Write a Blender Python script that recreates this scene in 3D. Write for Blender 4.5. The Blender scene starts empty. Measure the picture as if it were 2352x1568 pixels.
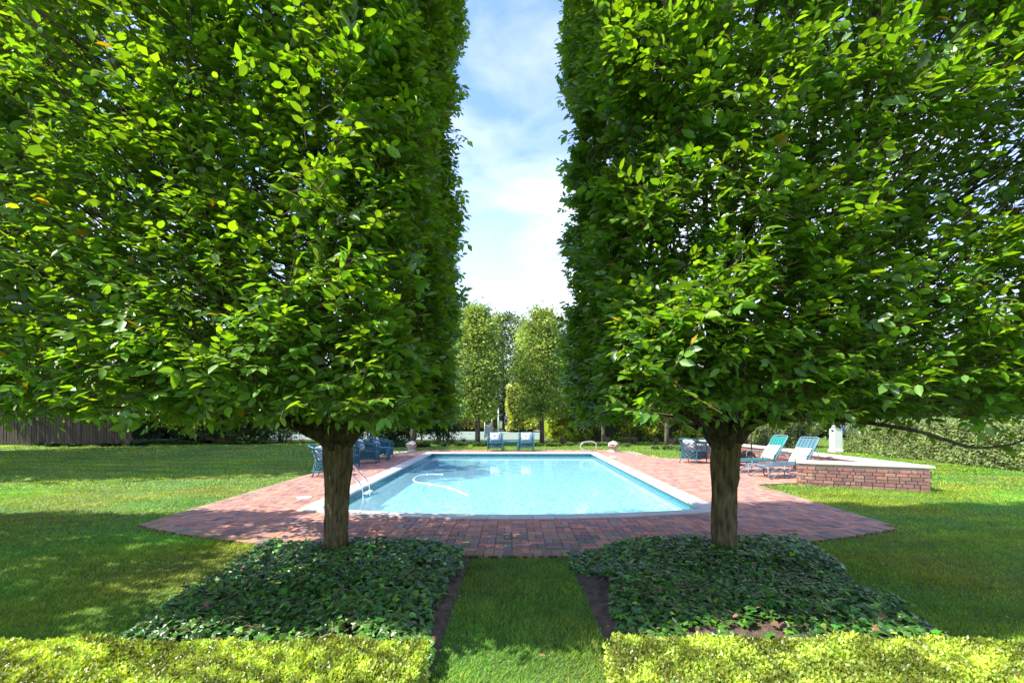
import bpy, math, random
import numpy as np
from mathutils import Vector, Matrix
random.seed(7)
RNG = np.random.default_rng(11)
PI = math.pi
sc = bpy.context.scene
COL = sc.collection

# ------------------------------------------------------------------ helpers
def tag(o, label=None, cat=None, group=None, kind=None):
    if label: o['label'] = label
    if cat: o['category'] = cat
    if group: o['group'] = group
    if kind: o['kind'] = kind
    return o

def empty(name, loc=(0, 0, 0), rz=0.0):
    o = bpy.data.objects.new(name, None); COL.objects.link(o)
    o.location = loc; o.rotation_euler = (0, 0, rz); o.empty_display_size = .1
    return o

def copy_tree(o, parent=None):
    c = o.copy(); COL.objects.link(c); c.parent = parent
    for ch in [x for x in o.children]:
        copy_tree(ch, c)
    return c

class MB:
    """collects faces, builds one mesh"""
    def __init__(s): s.v = []; s.f = []; s.c = []; s.sm = []
    def add(s, vs, fs, col=None, smooth=False):
        b = len(s.v); s.v += [tuple(p) for p in vs]
        s.f += [tuple(i + b for i in f) for f in fs]
        s.c += [col or (1, 1, 1)] * len(vs); s.sm += [smooth] * len(fs)
    def box(s, cx, cy, cz, sx, sy, sz, rz=0, col=None, bev=0.0):
        x, y, z = sx / 2, sy / 2, sz / 2
        c, sn = math.cos(rz), math.sin(rz)
        def T(p): return (cx + p[0] * c - p[1] * sn, cy + p[0] * sn + p[1] * c, cz + p[2])
        if bev <= 0:
            vs = [(a * x, b * y, d * z) for d in (-1, 1) for b in (-1, 1) for a in (-1, 1)]
            fs = [(0, 2, 3, 1), (4, 5, 7, 6), (0, 1, 5, 4), (1, 3, 7, 5), (3, 2, 6, 7), (2, 0, 4, 6)]
        else:
            vs = []
            for (zz, k) in ((-z, 1), (z - bev, 0), (z, 1)):
                e = bev if k and zz > 0 else 0
                vs += [(-x + e, -y + e, zz), (x - e, -y + e, zz), (x - e, y - e, zz), (-x + e, y - e, zz)]
            fs = [(3, 2, 1, 0), (8, 9, 10, 11)]
            for L in (0, 4):
                for i in range(4):
                    j = (i + 1) % 4; fs.append((L + i, L + j, L + 4 + j, L + 4 + i))
        s.add([T(p) for p in vs], fs, col)
    def tube(s, pts, r, n=8, col=None, cap=True, closed=False):
        pts = [Vector(p) for p in pts]; N = len(pts)
        rs = r if hasattr(r, '__len__') else [r] * N
        vs = []; up = Vector((0, 0, 1)); prev = None
        for i, p in enumerate(pts):
            if closed: t = (pts[(i + 1) % N] - pts[i - 1])
            else: t = pts[min(i + 1, N - 1)] - pts[max(i - 1, 0)]
            if t.length < 1e-9: t = Vector((0, 0, 1))
            t.normalize()
            if prev is None:
                a = up if abs(t.z) < .9 else Vector((1, 0, 0))
                u = t.cross(a).normalized()
            else:
                u = (prev - t * prev.dot(t))
                if u.length < 1e-6: u = t.cross(up)
                u.normalize()
            prev = u; w = t.cross(u)
            for k in range(n):
                an = 2 * PI * k / n
                vs.append(p + (u * math.cos(an) + w * math.sin(an)) * rs[i])
        fs = []
        M = N if closed else N - 1
        for i in range(M):
            for k in range(n):
                a = i * n + k; b = i * n + (k + 1) % n; j = ((i + 1) % N) * n
                fs.append((a, b, j + (k + 1) % n, j + k))
        if cap and not closed:
            fs.append(tuple(range(n))[::-1]); fs.append(tuple((N - 1) * n + k for k in range(n)))
        s.add(vs, fs, col, True)
    def lathe(s, prof, cx=0, cy=0, n=24, col=None):
        vs = []; fs = []
        for (r, z) in prof:
            for k in range(n):
                a = 2 * PI * k / n; vs.append((cx + r * math.cos(a), cy + r * math.sin(a), z))
        for i in range(len(prof) - 1):
            for k in range(n):
                fs.append((i * n + k, i * n + (k + 1) % n, (i + 1) * n + (k + 1) % n, (i + 1) * n + k))
        fs.append(tuple(range(n))[::-1]); fs.append(tuple((len(prof) - 1) * n + k for k in range(n)))
        s.add(vs, fs, col, True)
    def prism(s, poly, z0, z1, col=None):
        n = len(poly)
        vs = [(x, y, z0) for x, y in poly] + [(x, y, z1) for x, y in poly]
        fs = [tuple(range(n))[::-1], tuple(range(n, 2 * n))]
        for i in range(n):
            j = (i + 1) % n; fs.append((i, j, n + j, n + i))
        s.add(vs, fs, col)
    def grid(s, P, col=None, smooth=True, flip=False):
        """P: rows x cols of points"""
        R, C = len(P), len(P[0]); vs = [p for row in P for p in row]; fs = []
        for i in range(R - 1):
            for j in range(C - 1):
                f = (i * C + j, i * C + j + 1, (i + 1) * C + j + 1, (i + 1) * C + j)
                fs.append(f[::-1] if flip else f)
        s.add(vs, fs, col, smooth)
    def build(s, name, m, parent=None):
        me = bpy.data.meshes.new(name); me.from_pydata(s.v, [], s.f); me.update()
        me.polygons.foreach_set('use_smooth', s.sm)
        at = me.attributes.new('col', 'FLOAT_COLOR', 'POINT')
        a = np.ones((len(s.v), 4), np.float32); a[:, :3] = np.array(s.c, np.float32).reshape(-1, 3)
        at.data.foreach_set('color', a.ravel())
        me.materials.append(m)
        o = bpy.data.objects.new(name, me); COL.objects.link(o); o.parent = parent
        return o

def np_mesh(name, V, F_list, C, m, parent=None, smooth=True):
    """V (n,3); F_list list of int arrays (k, nsides); C (n,3)"""
    me = bpy.data.meshes.new(name)
    me.vertices.add(len(V)); me.vertices.foreach_set('co', np.ascontiguousarray(V, np.float32).ravel())
    tot = sum(f.size for f in F_list); npoly = sum(len(f) for f in F_list)
    me.loops.add(tot); me.polygons.add(npoly)
    me.loops.foreach_set('vertex_index', np.concatenate([f.ravel() for f in F_list]).astype(np.int32))
    starts = []; tots = []; p = 0
    for f in F_list:
        k = f.shape[1]; starts.append(p + np.arange(len(f)) * k); tots.append(np.full(len(f), k)); p += f.size
    me.polygons.foreach_set('loop_start', np.concatenate(starts).astype(np.int32))
    try: me.polygons.foreach_set('loop_total', np.concatenate(tots).astype(np.int32))
    except Exception: pass
    me.polygons.foreach_set('use_smooth', np.full(npoly, smooth))
    me.update(calc_edges=True)
    at = me.attributes.new('col', 'FLOAT_COLOR', 'POINT')
    a = np.ones((len(V), 4), np.float32); a[:, :3] = C
    at.data.foreach_set('color', a.ravel())
    me.materials.append(m)
    o = bpy.data.objects.new(name, me); COL.objects.link(o); o.parent = parent
    return o

def nrm(a): return a / np.maximum(np.linalg.norm(a, axis=1, keepdims=True), 1e-9)

# leaf templates: (a along, b side, c normal), faces grouped by size
T_LEAF = (np.array([(0, 0, 0), (.28, .42, .03), (.28, 0, -.03), (.28, -.42, .03),
                    (.65, .40, .02), (.65, 0, -.05), (.65, -.40, .02), (1, 0, -.1)], float),
          [np.array([(0, 2, 1), (0, 3, 2), (4, 5, 7), (5, 6, 7)]), np.array([(1, 2, 5, 4), (2, 3, 6, 5)])])
T_DIAM = (np.array([(0, 0, 0), (.45, .5, .05), (.5, 0, -.03), (.45, -.5, .05), (1, 0, -.06)], float),
          [np.array([(0, 2, 1), (0, 3, 2), (1, 2, 4), (2, 3, 4)])])
T_TRI = (np.array([(0, 0, 0), (.45, .5, .04), (.45, -.5, .04), (1, 0, -.05)], float),
         [np.array([(0, 2, 3, 1)])])
T_BLADE = (np.array([(0, .5, 0), (0, -.5, 0), (.55, .4, .06), (.55, -.4, .06), (1, 0, .22)], float),
           [np.array([(0, 1, 3, 2)]), np.array([(2, 3, 4)])])
_iv = [(0, 0, 0)]
for an, rr in ((180, .12), (140, .45), (112, .33), (80, .62), (52, .38), (27, .52), (0, .95), (-27, .52), (-52, .38), (-80, .62), (-112, .33), (-140, .45)):
    a = math.radians(an); _iv.append((.3 + rr * .75 * math.cos(a), rr * .85 * math.sin(a), .05 if an in (180,) else -.04))
_iv[0] = (.3, 0, .03)
T_IVY = (np.array(_iv), [np.array([(0, i, i % 12 + 1) for i in range(1, 13)])])

def leaves(P, D, N, L, W, tmpl, C, cj=0.0):
    TV, TF = tmpl
    D = nrm(D); S = nrm(np.cross(N, D)); N = np.cross(D, S)
    n, k = len(P), len(TV)
    a = TV[:, 0][None, :, None]; b = TV[:, 1][None, :, None]; c = TV[:, 2][None, :, None]
    V = P[:, None, :] + a * (L[:, None, None] * D[:, None, :]) + b * (W[:, None, None] * S[:, None, :]) + c * (L[:, None, None] * N[:, None, :])
    off = (np.arange(n) * k)[:, None, None]
    F = [(f[None] + off).reshape(-1, f.shape[1]) for f in TF]
    Cc = np.repeat(C[:, None, :], k, 1).reshape(-1, 3)
    return V.reshape(-1, 3), F, Cc

def merge(parts):
    V = []; F = {}; C = []; b = 0
    for (v, fl, c) in parts:
        V.append(v); C.append(c)
        for f in fl: F.setdefault(f.shape[1], []).append(f + b)
        b += len(v)
    return np.concatenate(V), [np.concatenate(F[k]) for k in F], np.concatenate(C)

class Noise3:
    def __init__(s, seed, scale, n=14):
        r = np.random.default_rng(seed)
        s.k = r.normal(0, 1, (n, 3)) * scale; s.p = r.uniform(0, 2 * PI, n)
    def __call__(s, P):
        return np.sin(P @ s.k.T + s.p).sum(1) / math.sqrt(len(s.p) / 2)

def in_poly(X, Y, poly):
    ins = np.zeros(len(X), bool); n = len(poly)
    for i in range(n):
        x1, y1 = poly[i]; x2, y2 = poly[(i + 1) % n]
        if y1 == y2: continue
        c = ((y1 > Y) != (y2 > Y)) & (X < (x2 - x1) * (Y - y1) / (y2 - y1) + x1)
        ins ^= c
    return ins

def jitter_col(base, n, v=.2, h=.12):
    base = np.array(base)
    k = RNG.normal(1, v, (n, 1)).clip(.45, 1.7)
    c = base * k
    c[:, 0] *= RNG.normal(1, h, n).clip(.6, 1.6)
    c[:, 2] *= RNG.normal(1, h, n).clip(.6, 1.5)
    return c.clip(0.002, .95)

# ------------------------------------------------------------------ materials
def newmat(name):
    m = bpy.data.materials.new(name); m.use_nodes = True
    nt = m.node_tree; nt.nodes.clear()
    return m, nt, nt.nodes, nt.links

def leaf_mat(name, tr=.35, rough=.4, trcol=(1.6, 1.5, .35), spec=.5):
    m, nt, N, L = newmat(name)
    out = N.new('ShaderNodeOutputMaterial'); at = N.new('ShaderNodeAttribute'); at.attribute_name = 'col'
    p = N.new('ShaderNodeBsdfPrincipled'); p.inputs['Roughness'].default_value = rough
    p.inputs['Specular IOR Level'].default_value = spec
    L.new(at.outputs['Color'], p.inputs['Base Color'])
    t = N.new('ShaderNodeBsdfTranslucent'); mu = N.new('ShaderNodeMixRGB'); mu.blend_type = 'MULTIPLY'; mu.inputs[0].default_value = 1
    mu.inputs[2].default_value = (*trcol, 1); L.new(at.outputs['Color'], mu.inputs[1]); L.new(mu.outputs[0], t.inputs['Color'])
    mx = N.new('ShaderNodeMixShader'); mx.inputs[0].default_value = tr
    L.new(p.outputs[0], mx.inputs[1]); L.new(t.outputs[0], mx.inputs[2]); L.new(mx.outputs[0], out.inputs[0])
    return m

def attr_mat(name, rough=.8, noise=0.0, nscale=20, bump=0.0, bscale=60, metallic=0.0, spec=.4, stretch=(1, 1, 1), dark=(.5, .5, .5)):
    """colour from attribute 'col', broken up by noise"""
    m, nt, N, L = newmat(name)
    out = N.new('ShaderNodeOutputMaterial'); at = N.new('ShaderNodeAttribute'); at.attribute_name = 'col'
    p = N.new('ShaderNodeBsdfPrincipled'); p.inputs['Roughness'].default_value = rough
    p.inputs['Metallic'].default_value = metallic; p.inputs['Specular IOR Level'].default_value = spec
    tc = N.new('ShaderNodeTexCoord'); mp = N.new('ShaderNodeMapping'); mp.inputs['Scale'].default_value = stretch
    L.new(tc.outputs['Object'], mp.inputs[0])
    src = at.outputs['Color']
    if noise > 0:
        nz = N.new('ShaderNodeTexNoise'); nz.inputs['Scale'].default_value = nscale; nz.inputs['Detail'].default_value = 8
        L.new(mp.outputs[0], nz.inputs['Vector'])
        rp = N.new('ShaderNodeValToRGB'); rp.color_ramp.elements[0].position = .3; rp.color_ramp.elements[1].position = .7
        rp.color_ramp.elements[0].color = (*dark, 1); rp.color_ramp.elements[1].color = (1.15, 1.15, 1.15, 1)
        L.new(nz.outputs['Fac'], rp.inputs[0])
        mu = N.new('ShaderNodeMixRGB'); mu.blend_type = 'MULTIPLY'; mu.inputs[0].default_value = noise
        L.new(src, mu.inputs[1]); L.new(rp.outputs[0], mu.inputs[2]); src = mu.outputs[0]
    L.new(src, p.inputs['Base Color'])
    if bump > 0:
        n2 = N.new('ShaderNodeTexNoise'); n2.inputs['Scale'].default_value = bscale; n2.inputs['Detail'].default_value = 6
        L.new(mp.outputs[0], n2.inputs['Vector'])
        b = N.new('ShaderNodeBump'); b.inputs['Strength'].default_value = bump; b.inputs['Distance'].default_value = .01
        L.new(n2.outputs['Fac'], b.inputs['Height']); L.new(b.outputs[0], p.inputs['Normal'])
    L.new(p.outputs[0], out.inputs[0])
    return m

M_HORN = leaf_mat('hornbeam leaf', .46, .42, (2.0, 1.7, .3), .8)
M_FAR = leaf_mat('far leaf', .35, .55, (1.5, 1.4, .5), .35)
M_BOX = leaf_mat('box leaf', .35, .38, (1.5, 1.4, .4))
M_IVY = leaf_mat('ivy leaf', .14, .36, (1.4, 1.4, .4), .5)
M_GRASS = leaf_mat('grass blade', .4, .5, (1.5, 1.4, .5), .35)
M_BARK = attr_mat('bark', .9, 1, 22, 1.0, 50, stretch=(1, 1, .28), dark=(.22, .20, .17))
M_TWIG = attr_mat('twig', .8)
M_BRICK = attr_mat('brick', .85, .8, 30, .5, 120, dark=(.62, .6, .6))
M_STONE = attr_mat('stone', .75, .55, 6, .25, 90, dark=(.8, .78, .76))
M_SOIL = attr_mat('soil', .95, 1, 9, 1, 40, dark=(.45, .42, .4))
M_PAINT = attr_mat('painted metal', .4, .3, 12, .1, 200, dark=(.75, .75, .75))
M_CLOTH = attr_mat('cloth', .9, .3, 30, .3, 160, dark=(.85, .85, .85))
M_CHROME = attr_mat('steel', .16, metallic=1.0)
M_WOOD = attr_mat('weathered wood', .9, 1, 12, .6, 40, stretch=(1, 1, .12), dark=(.45, .43, .4))
M_PLASTIC = attr_mat('plastic', .45)

# ------------------------------------------------------------------ camera, world, sun
cam = bpy.data.cameras.new('camera'); co = bpy.data.objects.new('camera', cam); COL.objects.link(co)
co.location = (0, 0, 1.6); co.rotation_euler = (PI / 2, 0, 0)
cam.sensor_width = 36; cam.lens = 36 * 1110 / 2352; cam.shift_y = (950 - 784) / 2352
cam.clip_start = .05; cam.clip_end = 2000
sc.camera = co

EL = math.radians(50); AZ = math.radians(-14)      # sun to the left, a little on the camera's side
to_sun = Vector((-math.cos(EL) * math.cos(AZ), math.cos(EL) * math.sin(AZ), math.sin(EL)))
sl = bpy.data.lights.new('sun', 'SUN'); sl.energy = 3.3; sl.angle = math.radians(.5); sl.color = (1, .95, .86)
so = bpy.data.objects.new('sun', sl); COL.objects.link(so); so.location = (-20, 2, 30)
so.rotation_euler = to_sun.to_track_quat('Z', 'Y').to_euler()

w = bpy.data.worlds.new('World'); sc.world = w; w.use_nodes = True
nt = w.node_tree; N = nt.nodes; L = nt.links; N.clear()
wo = N.new('ShaderNodeOutputWorld'); bg = N.new('ShaderNodeBackground')
sky = N.new('ShaderNodeTexSky'); sky.sky_type = 'NISHITA'; sky.sun_disc = False
sky.sun_elevation = EL
# nishita: rotation 0 puts the sun on +Y, positive turns towards +X
sky.sun_rotation = math.atan2(to_sun.x, to_sun.y)
sky.air_density = 1.0; sky.dust_density = .6; sky.ozone_density = 3.0
tc = N.new('ShaderNodeTexCoord'); mp = N.new('ShaderNodeMapping'); mp.inputs['Scale'].default_value = (1.2, 1.2, 2.6)
mp.inputs['Location'].default_value = (.35, .2, .55)
nz = N.new('ShaderNodeTexNoise'); nz.inputs['Scale'].default_value = 2.1; nz.inputs['Detail'].default_value = 7; nz.inputs['Roughness'].default_value = .55; nz.inputs['Distortion'].default_value = .4
rp = N.new('ShaderNodeValToRGB'); rp.color_ramp.elements[0].position = .43; rp.color_ramp.elements[1].position = .74
sp = N.new('ShaderNodeSeparateXYZ'); L.new(tc.outputs['Generated'], sp.inputs[0])
hz = N.new('ShaderNodeMapRange'); hz.inputs['From Min'].default_value = .0; hz.inputs['From Max'].default_value = .50; hz.inputs['To Min'].default_value = .9; hz.inputs['To Max'].default_value = 0
L.new(sp.outputs['Z'], hz.inputs['Value'])
ad = N.new('ShaderNodeMath'); ad.operation = 'ADD'; ad.use_clamp = True
L.new(tc.outputs['Generated'], mp.inputs[0]); L.new(mp.outputs[0], nz.inputs['Vector']); L.new(nz.outputs['Fac'], rp.inputs[0])
L.new(rp.outputs[0], ad.inputs[0]); L.new(hz.outputs[0], ad.inputs[1])
ml = N.new('ShaderNodeMath'); ml.operation = 'MULTIPLY'; ml.inputs[1].default_value = .85; L.new(ad.outputs[0], ml.inputs[0])
mx = N.new('ShaderNodeMixRGB'); mx.inputs[2].default_value = (2.9, 3.0, 3.15, 1)
L.new(ml.outputs[0], mx.inputs[0]); sm = N.new('ShaderNodeMixRGB'); sm.blend_type = 'MULTIPLY'; sm.inputs[0].default_value = 1; sm.inputs[2].default_value = (.72, .74, .92, 1)
L.new(sky.outputs[0], sm.inputs[1]); L.new(sm.outputs[0], mx.inputs[1]); L.new(mx.outputs[0], bg.inputs['Color'])
bg.inputs['Strength'].default_value = .15
L.new(bg.outputs[0], wo.inputs[0])
sc.view_settings.view_transform = 'Standard'; sc.view_settings.look = 'None'
sc.view_settings.exposure = 1.85; sc.view_settings.gamma = 1
sc.render.engine = 'CYCLES'
sc.cycles.max_bounces = 6; sc.cycles.diffuse_bounces = 3; sc.cycles.glossy_bounces = 3; sc.cycles.transmission_bounces = 4
sc.cycles.transparent_max_bounces = 8; sc.cycles.use_denoising = True
sc.cycles.caustics_reflective = False; sc.cycles.caustics_refractive = False
sc.cycles.sample_clamp_indirect = 4

# ------------------------------------------------------------------ layout outlines (metres)
def arc(p0, pm, p1, n=14):
    """quadratic curve through three points"""
    o = []
    for i in range(n + 1):
        t = i / n
        a = (1 - t) * (1 - 2 * t); b = 4 * t * (1 - t); c = t * (2 * t - 1)
        o.append((a * p0[0] + b * pm[0] + c * p1[0], a * p0[1] + b * pm[1] + c * p1[1]))
    return o
FRONT = arc((-5.4, 6.98), (-.1, 5.48), (5.4, 6.78), 24)
PATIO = FRONT + [(5.5, 7.0), (5.55, 10.96), (6.8, 11.3), (8.45, 10.7), (8.5, 17.4), (6.2, 17.4), (5.45, 17.5), (5.2, 18.6), (4.8, 20.2), (4.4, 21.4),
                 (-3.6, 21.4), (-4.1, 20.7), (-4.8, 19.3), (-5.2, 17.5), (-5.4, 15)]
OUT_N = arc((-3.55, 7.95), (-.03, 7.28), (3.5, 7.88), 20)
IN_N = arc((-3.2, 8.13), (-.02, 7.60), (3.17, 8.06), 20)
POOL_OUT = OUT_N + [(3.5, 19.95), (-3.55, 19.95)]
POOL_IN = IN_N + [(3.17, 19.5), (-3.2, 19.5)]
BED_L = [(-2.72, 2.6), (-.5, 2.6), (-.47, 5.62), (-3.13, 6.05)]
BED_R = [(.68, 2.6), (2.86, 2.6), (3.62, 6.12), (.62, 5.6)]
GZ = -.036

# ------------------------------------------------------------------ ground
g = MB()
hx0, hx1, hy0, hy1 = -5.3, 5.3, 7.2, 21.2
S = 900
for (a, b, c, d) in ((-S, hx0, -S, S), (hx1, S, -S, S), (hx0, hx1, -S, hy0), (hx0, hx1, hy1, S)):
    g.add([(a, c, GZ), (b, c, GZ), (b, d, GZ), (a, d, GZ)], [(0, 1, 2, 3)], (.045, .085, .018))
m, nt, N, L = newmat('lawn ground')
out = N.new('ShaderNodeOutputMaterial'); p = N.new('ShaderNodeBsdfPrincipled'); p.inputs['Roughness'].default_value = .95
tc = N.new('ShaderNodeTexCoord'); n1 = N.new('ShaderNodeTexNoise'); n1.inputs['Scale'].default_value = .6; n1.inputs['Detail'].default_value = 6
n2 = N.new('ShaderNodeTexNoise'); n2.inputs['Scale'].default_value = 45; n2.inputs['Detail'].default_value = 6
L.new(tc.outputs['Object'], n1.inputs['Vector']); L.new(tc.outputs['Object'], n2.inputs['Vector'])
r1 = N.new('ShaderNodeValToRGB'); r1.color_ramp.elements[0].color = (.05, .11, .02, 1); r1.color_ramp.elements[1].color = (.10, .17, .035, 1)
r2 = N.new('ShaderNodeValToRGB'); r2.color_ramp.elements[0].color = (.45, .45, .4, 1); r2.color_ramp.elements[1].color = (1.3, 1.3, 1.2, 1)
r2.color_ramp.elements[0].position = .35; r2.color_ramp.elements[1].position = .65
L.new(n1.outputs['Fac'], r1.inputs[0]); L.new(n2.outputs['Fac'], r2.inputs[0])
mu = N.new('ShaderNodeMixRGB'); mu.blend_type = 'MULTIPLY'; mu.inputs[0].default_value = 1
L.new(r1.outputs[0], mu.inputs[1]); L.new(r2.outputs[0], mu.inputs[2]); L.new(mu.outputs[0], p.inputs['Base Color'])
bp = N.new('ShaderNodeBump'); bp.inputs['Strength'].default_value = .8; bp.inputs['Distance'].default_value = .03
L.new(n2.outputs['Fac'], bp.inputs['Height']); L.new(bp.outputs[0], p.inputs['Normal']); L.new(p.outputs[0], out.inputs[0])
tag(g.build('ground', m), 'green lawn ground stretching across the whole garden', kind='structure')

# soil of the two ivy beds: low mounds
def bed_z(X, Y, bed):
    xs = [q[0] for q in bed]; x0, x1 = min(xs), max(xs)
    u = np.clip((X - x0) / (x1 - x0), 0, 1); v = np.clip((Y - 2.6) / (3.4), 0, 1)
    e = np.minimum(np.minimum(u, 1 - u) * 4.5, 1) * np.minimum(np.minimum(v * 3, (1 - v) * 6 + .25), 1)
    return GZ + .012 + .085 * np.clip(e, 0, 1) ** 1.2
for bed, side in ((BED_L, 'left'), (BED_R, 'right')):
    P = []; n = 46
    for i in range(n + 1):
        row = []
        for j in range(n + 1):
            v = i / n; u = j / n
            a = Vector(bed[0]).lerp(Vector(bed[3]), v); b = Vector(bed[1]).lerp(Vector(bed[2]), v)
            q = a.lerp(b, u); q.y = min(q.y, 5.48 + .052 * q.x * q.x + .02)
            z = float(bed_z(np.array([q.x]), np.array([q.y]), bed)[0]) + (random.uniform(-.012, .012) if 0 < i < n and 0 < j < n else -.02)
            row.append((q.x + random.uniform(-.01, .01), q.y, z))
        P.append(row)
    mb = MB(); mb.grid(P, (.12, .083, .055), smooth=False)
    tag(mb.build('soil', M_SOIL), 'dark bare soil of the %s planting bed under the ivy' % side, kind='structure')

# ------------------------------------------------------------------ patio: real bricks in basket weave
pb = MB(); pb.prism(PATIO, GZ - .06, -.014, (.06, .05, .045))
def brick_col():
    r = random.random()
    if r < .42: c = (.48, .215, .145)
    elif r < .7: c = (.41, .205, .155)
    elif r < .88: c = (.27, .145, .13)
    elif r < .95: c = (.25, .17, .165)
    else: c = (.30, .21, .17)
    k = random.uniform(.78, 1.22); return tuple(q * k for q in c)
def inset_ok(x, y, poly, d):
    n = len(poly)
    for i in range(n):
        x1, y1 = poly[i]; x2, y2 = poly[(i + 1) % n]
        dx, dy = x2 - x1, y2 - y1; L2 = dx * dx + dy * dy
        t = max(0, min(1, ((x - x1) * dx + (y - y1) * dy) / L2))
        if math.hypot(x - x1 - t * dx, y - y1 - t * dy) < d: return False
    return True
# the pool void is cut from the patio bed by leaving the slab out there: rebuild bed as strips
pb = MB()
bcol = (.06, .05, .045)
def strip(poly): pb.prism(poly, GZ - .06, -.012, bcol)
strip(FRONT + [(5.5, 7.0), (5.52, 8.1)] + [(x, y) for x, y in reversed(arc((-3.4, 8.05), (0, 7.45), (3.35, 8.0), 20))] + [(-5.4, 8.1)])
strip([(3.35, 8.0), (5.52, 8.1), (5.55, 10.96), (6.8, 11.3), (8.45, 10.7), (8.5, 17.4), (6.2, 17.4), (5.45, 17.5), (5.2, 18.6), (4.85, 19.75), (3.35, 19.75)])
strip([(-5.4, 8.1), (-3.4, 8.05), (-3.4, 19.75), (-4.65, 19.75), (-4.8, 19.3), (-5.2, 17.5), (-5.4, 15)])
strip([(-4.65, 19.75), (4.85, 19.75), (4.8, 20.2), (4.4, 21.4), (-3.6, 21.4), (-4.1, 20.7)])
for i in range(-28, 46):
    for j in range(26, 108):
        cx = i * .206 + .103; cy = j * .206 + .103
        q = np.array([cx]), np.array([cy])
        if not in_poly(*q, PATIO)[0]: continue
        if in_poly(*q, POOL_OUT)[0] and inset_ok(cx, cy, POOL_OUT, .2): continue
        for k in (-1, 1):
            if (i + j) % 2: bx, by, sx, sy = cx + k * .0515, cy, .098, .2
            else: bx, by, sx, sy = cx, cy + k * .0515, .2, .098
            if (by < 12 or bx > 5.6) and not inset_ok(bx, by, PATIO, .13): continue
            if by >= 12 and not inset_ok(bx, by, PATIO, .06): continue
            t = random.uniform(-.0025, .0025)
            bc = brick_col()
            if by < 6.4 and abs(bx - .4) < 2.2 and random.random() < .45 - .12 * abs(bx - .4): bc = (bc[0] * .62, bc[1] * 1.05, bc[2] * .8)   # mossy bricks by the path
            pb.box(bx + random.uniform(-.003, .003), by + random.uniform(-.003, .003), -.022 + t, sx, sy, .044, random.uniform(-.018, .018), bc, .004)
# header course along the edge
def course(pts, inset=.1):
    for a, b in zip(pts, pts[1:]):
        a = Vector(a); b = Vector(b); d = b - a; n = max(1, round(d.length / .105)); rz = math.atan2(d.y, d.x)
        nv = Vector((-d.y, d.x)).normalized()
        for k in range(n):
            q = a + d * ((k + .5) / n) + nv * inset
            c = brick_col(); c = (c[0] * .8, c[1] * 1.0, c[2] * .9)
            pb.box(q.x, q.y, -.029 + random.uniform(-.002, .002), d.length / n - .006, .2, .062, rz + random.uniform(-.02, .02), c, .004)
course(FRONT)
course([(5.5, 7.0), (5.55, 10.96), (6.75, 11.25)])
course([(-5.4, 15), (-5.4, 6.98)]); course([(-3.6, 21.4), (-4.1, 20.7), (-4.8, 19.3), (-5.2, 17.5), (-5.4, 15)])
course([(6.2, 17.35), (5.45, 17.5), (5.2, 18.6), (4.8, 20.2), (4.4, 21.4)])
tag(pb.build('patio', M_BRICK), 'red and purple brick patio laid in basket weave around the pool', kind='structure')

# ------------------------------------------------------------------ swimming pool
pool = tag(empty('swimming_pool', (0, 13.5, 0)), 'long pale blue swimming pool with curved near end and cream stone coping', 'pool')
def off(pts): return [(x, y - 13.5) for x, y in pts]
def ring(mb, outer, inner, z0, z1, col, nose=.02):
    n = len(outer)
    # outer bottom, outer top, inner top, inner nose, inner bottom
    V = []
    for (a, zz) in ((outer, z0), (outer, z1 - .006), (outer, z1), (inner, z1), (inner, z1 - nose), (inner, z0)):
        V.append([(x, y, zz) for x, y in a])
    # nosing bulges over the water
    vs = []; 
    for i, row in enumerate(V):
        for (x, y, z) in row:
            if i == 2: x *= .9985; y *= .9985
            if i == 4: x *= .995; y *= .998
            vs.append((x, y, z))
    fs = []
    for r in range(5):
        for i in range(n):
            j = (i + 1) % n; fs.append((r * n + i, r * n + j, (r + 1) * n + j, (r + 1) * n + i))
    mb.add(vs, fs, col)
# coping as individual stones along the ring (joints), all one part
cop = MB(); o_, i_ = off(POOL_OUT), off(POOL_IN)
def cop_seg(a0, a1, b0, b1):
    """a: outer points, b: inner points"""
    k = random.uniform(.94, 1.04); col = (.44 * k, .42 * k, .385 * k)
    a0, a1, b0, b1 = map(Vector, (a0, a1, b0, b1)); g_ = .004
    d = (a1 - a0).normalized() * g_; e = (b1 - b0).normalized() * g_
    a0 = a0 + d; a1 = a1 - d; b0 = b0 + e; b1 = b1 - e
    def mixp(p, q, t): return p + (q - p) * t
    rows = []
    for (t, z) in ((0, -.02), (0, .018), (.02, .024), (.93, .024), (.985, .016), (1.0, -.002), (.985, -.022), (.93, -.03)):
        rows.append([(*mixp(a0, b0, t), z), (*mixp(a1, b1, t), z)])
    cop.grid(rows, col, smooth=False, flip=False)
    n = len(rows); b = len(cop.v) - 2 * n
    cop.f.append(tuple(b + 2 * i for i in range(n))); cop.sm.append(False)
    cop.f.append(tuple(b + 2 * i + 1 for i in range(n))[::-1]); cop.sm.append(False)
def lerp2(p, q, t): return (p[0] + (q[0] - p[0]) * t, p[1] + (q[1] - p[1]) * t)
for k in range(0, 20, 2):
    # two sub-segments form one stone
    cop_seg(o_[k], o_[k + 1], i_[k], i_[k + 1]); cop_seg(o_[k + 1], o_[k + 2], i_[k + 1], i_[k + 2])
def side(oa, ob, ia, ib, n):
    for k in range(n): cop_seg(lerp2(oa, ob, k / n), lerp2(oa, ob, (k + 1) / n), lerp2(ia, ib, k / n), lerp2(ia, ib, (k + 1) / n))
side(o_[20], o_[21], i_[20], i_[21], 13); side(o_[21], o_[22], i_[21], i_[22], 8); side(o_[22], o_[0], i_[22], i_[0], 13)
cop.build('coping', M_STONE, pool)
mb = MB(); inn = off(POOL_IN); n = len(inn)
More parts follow.
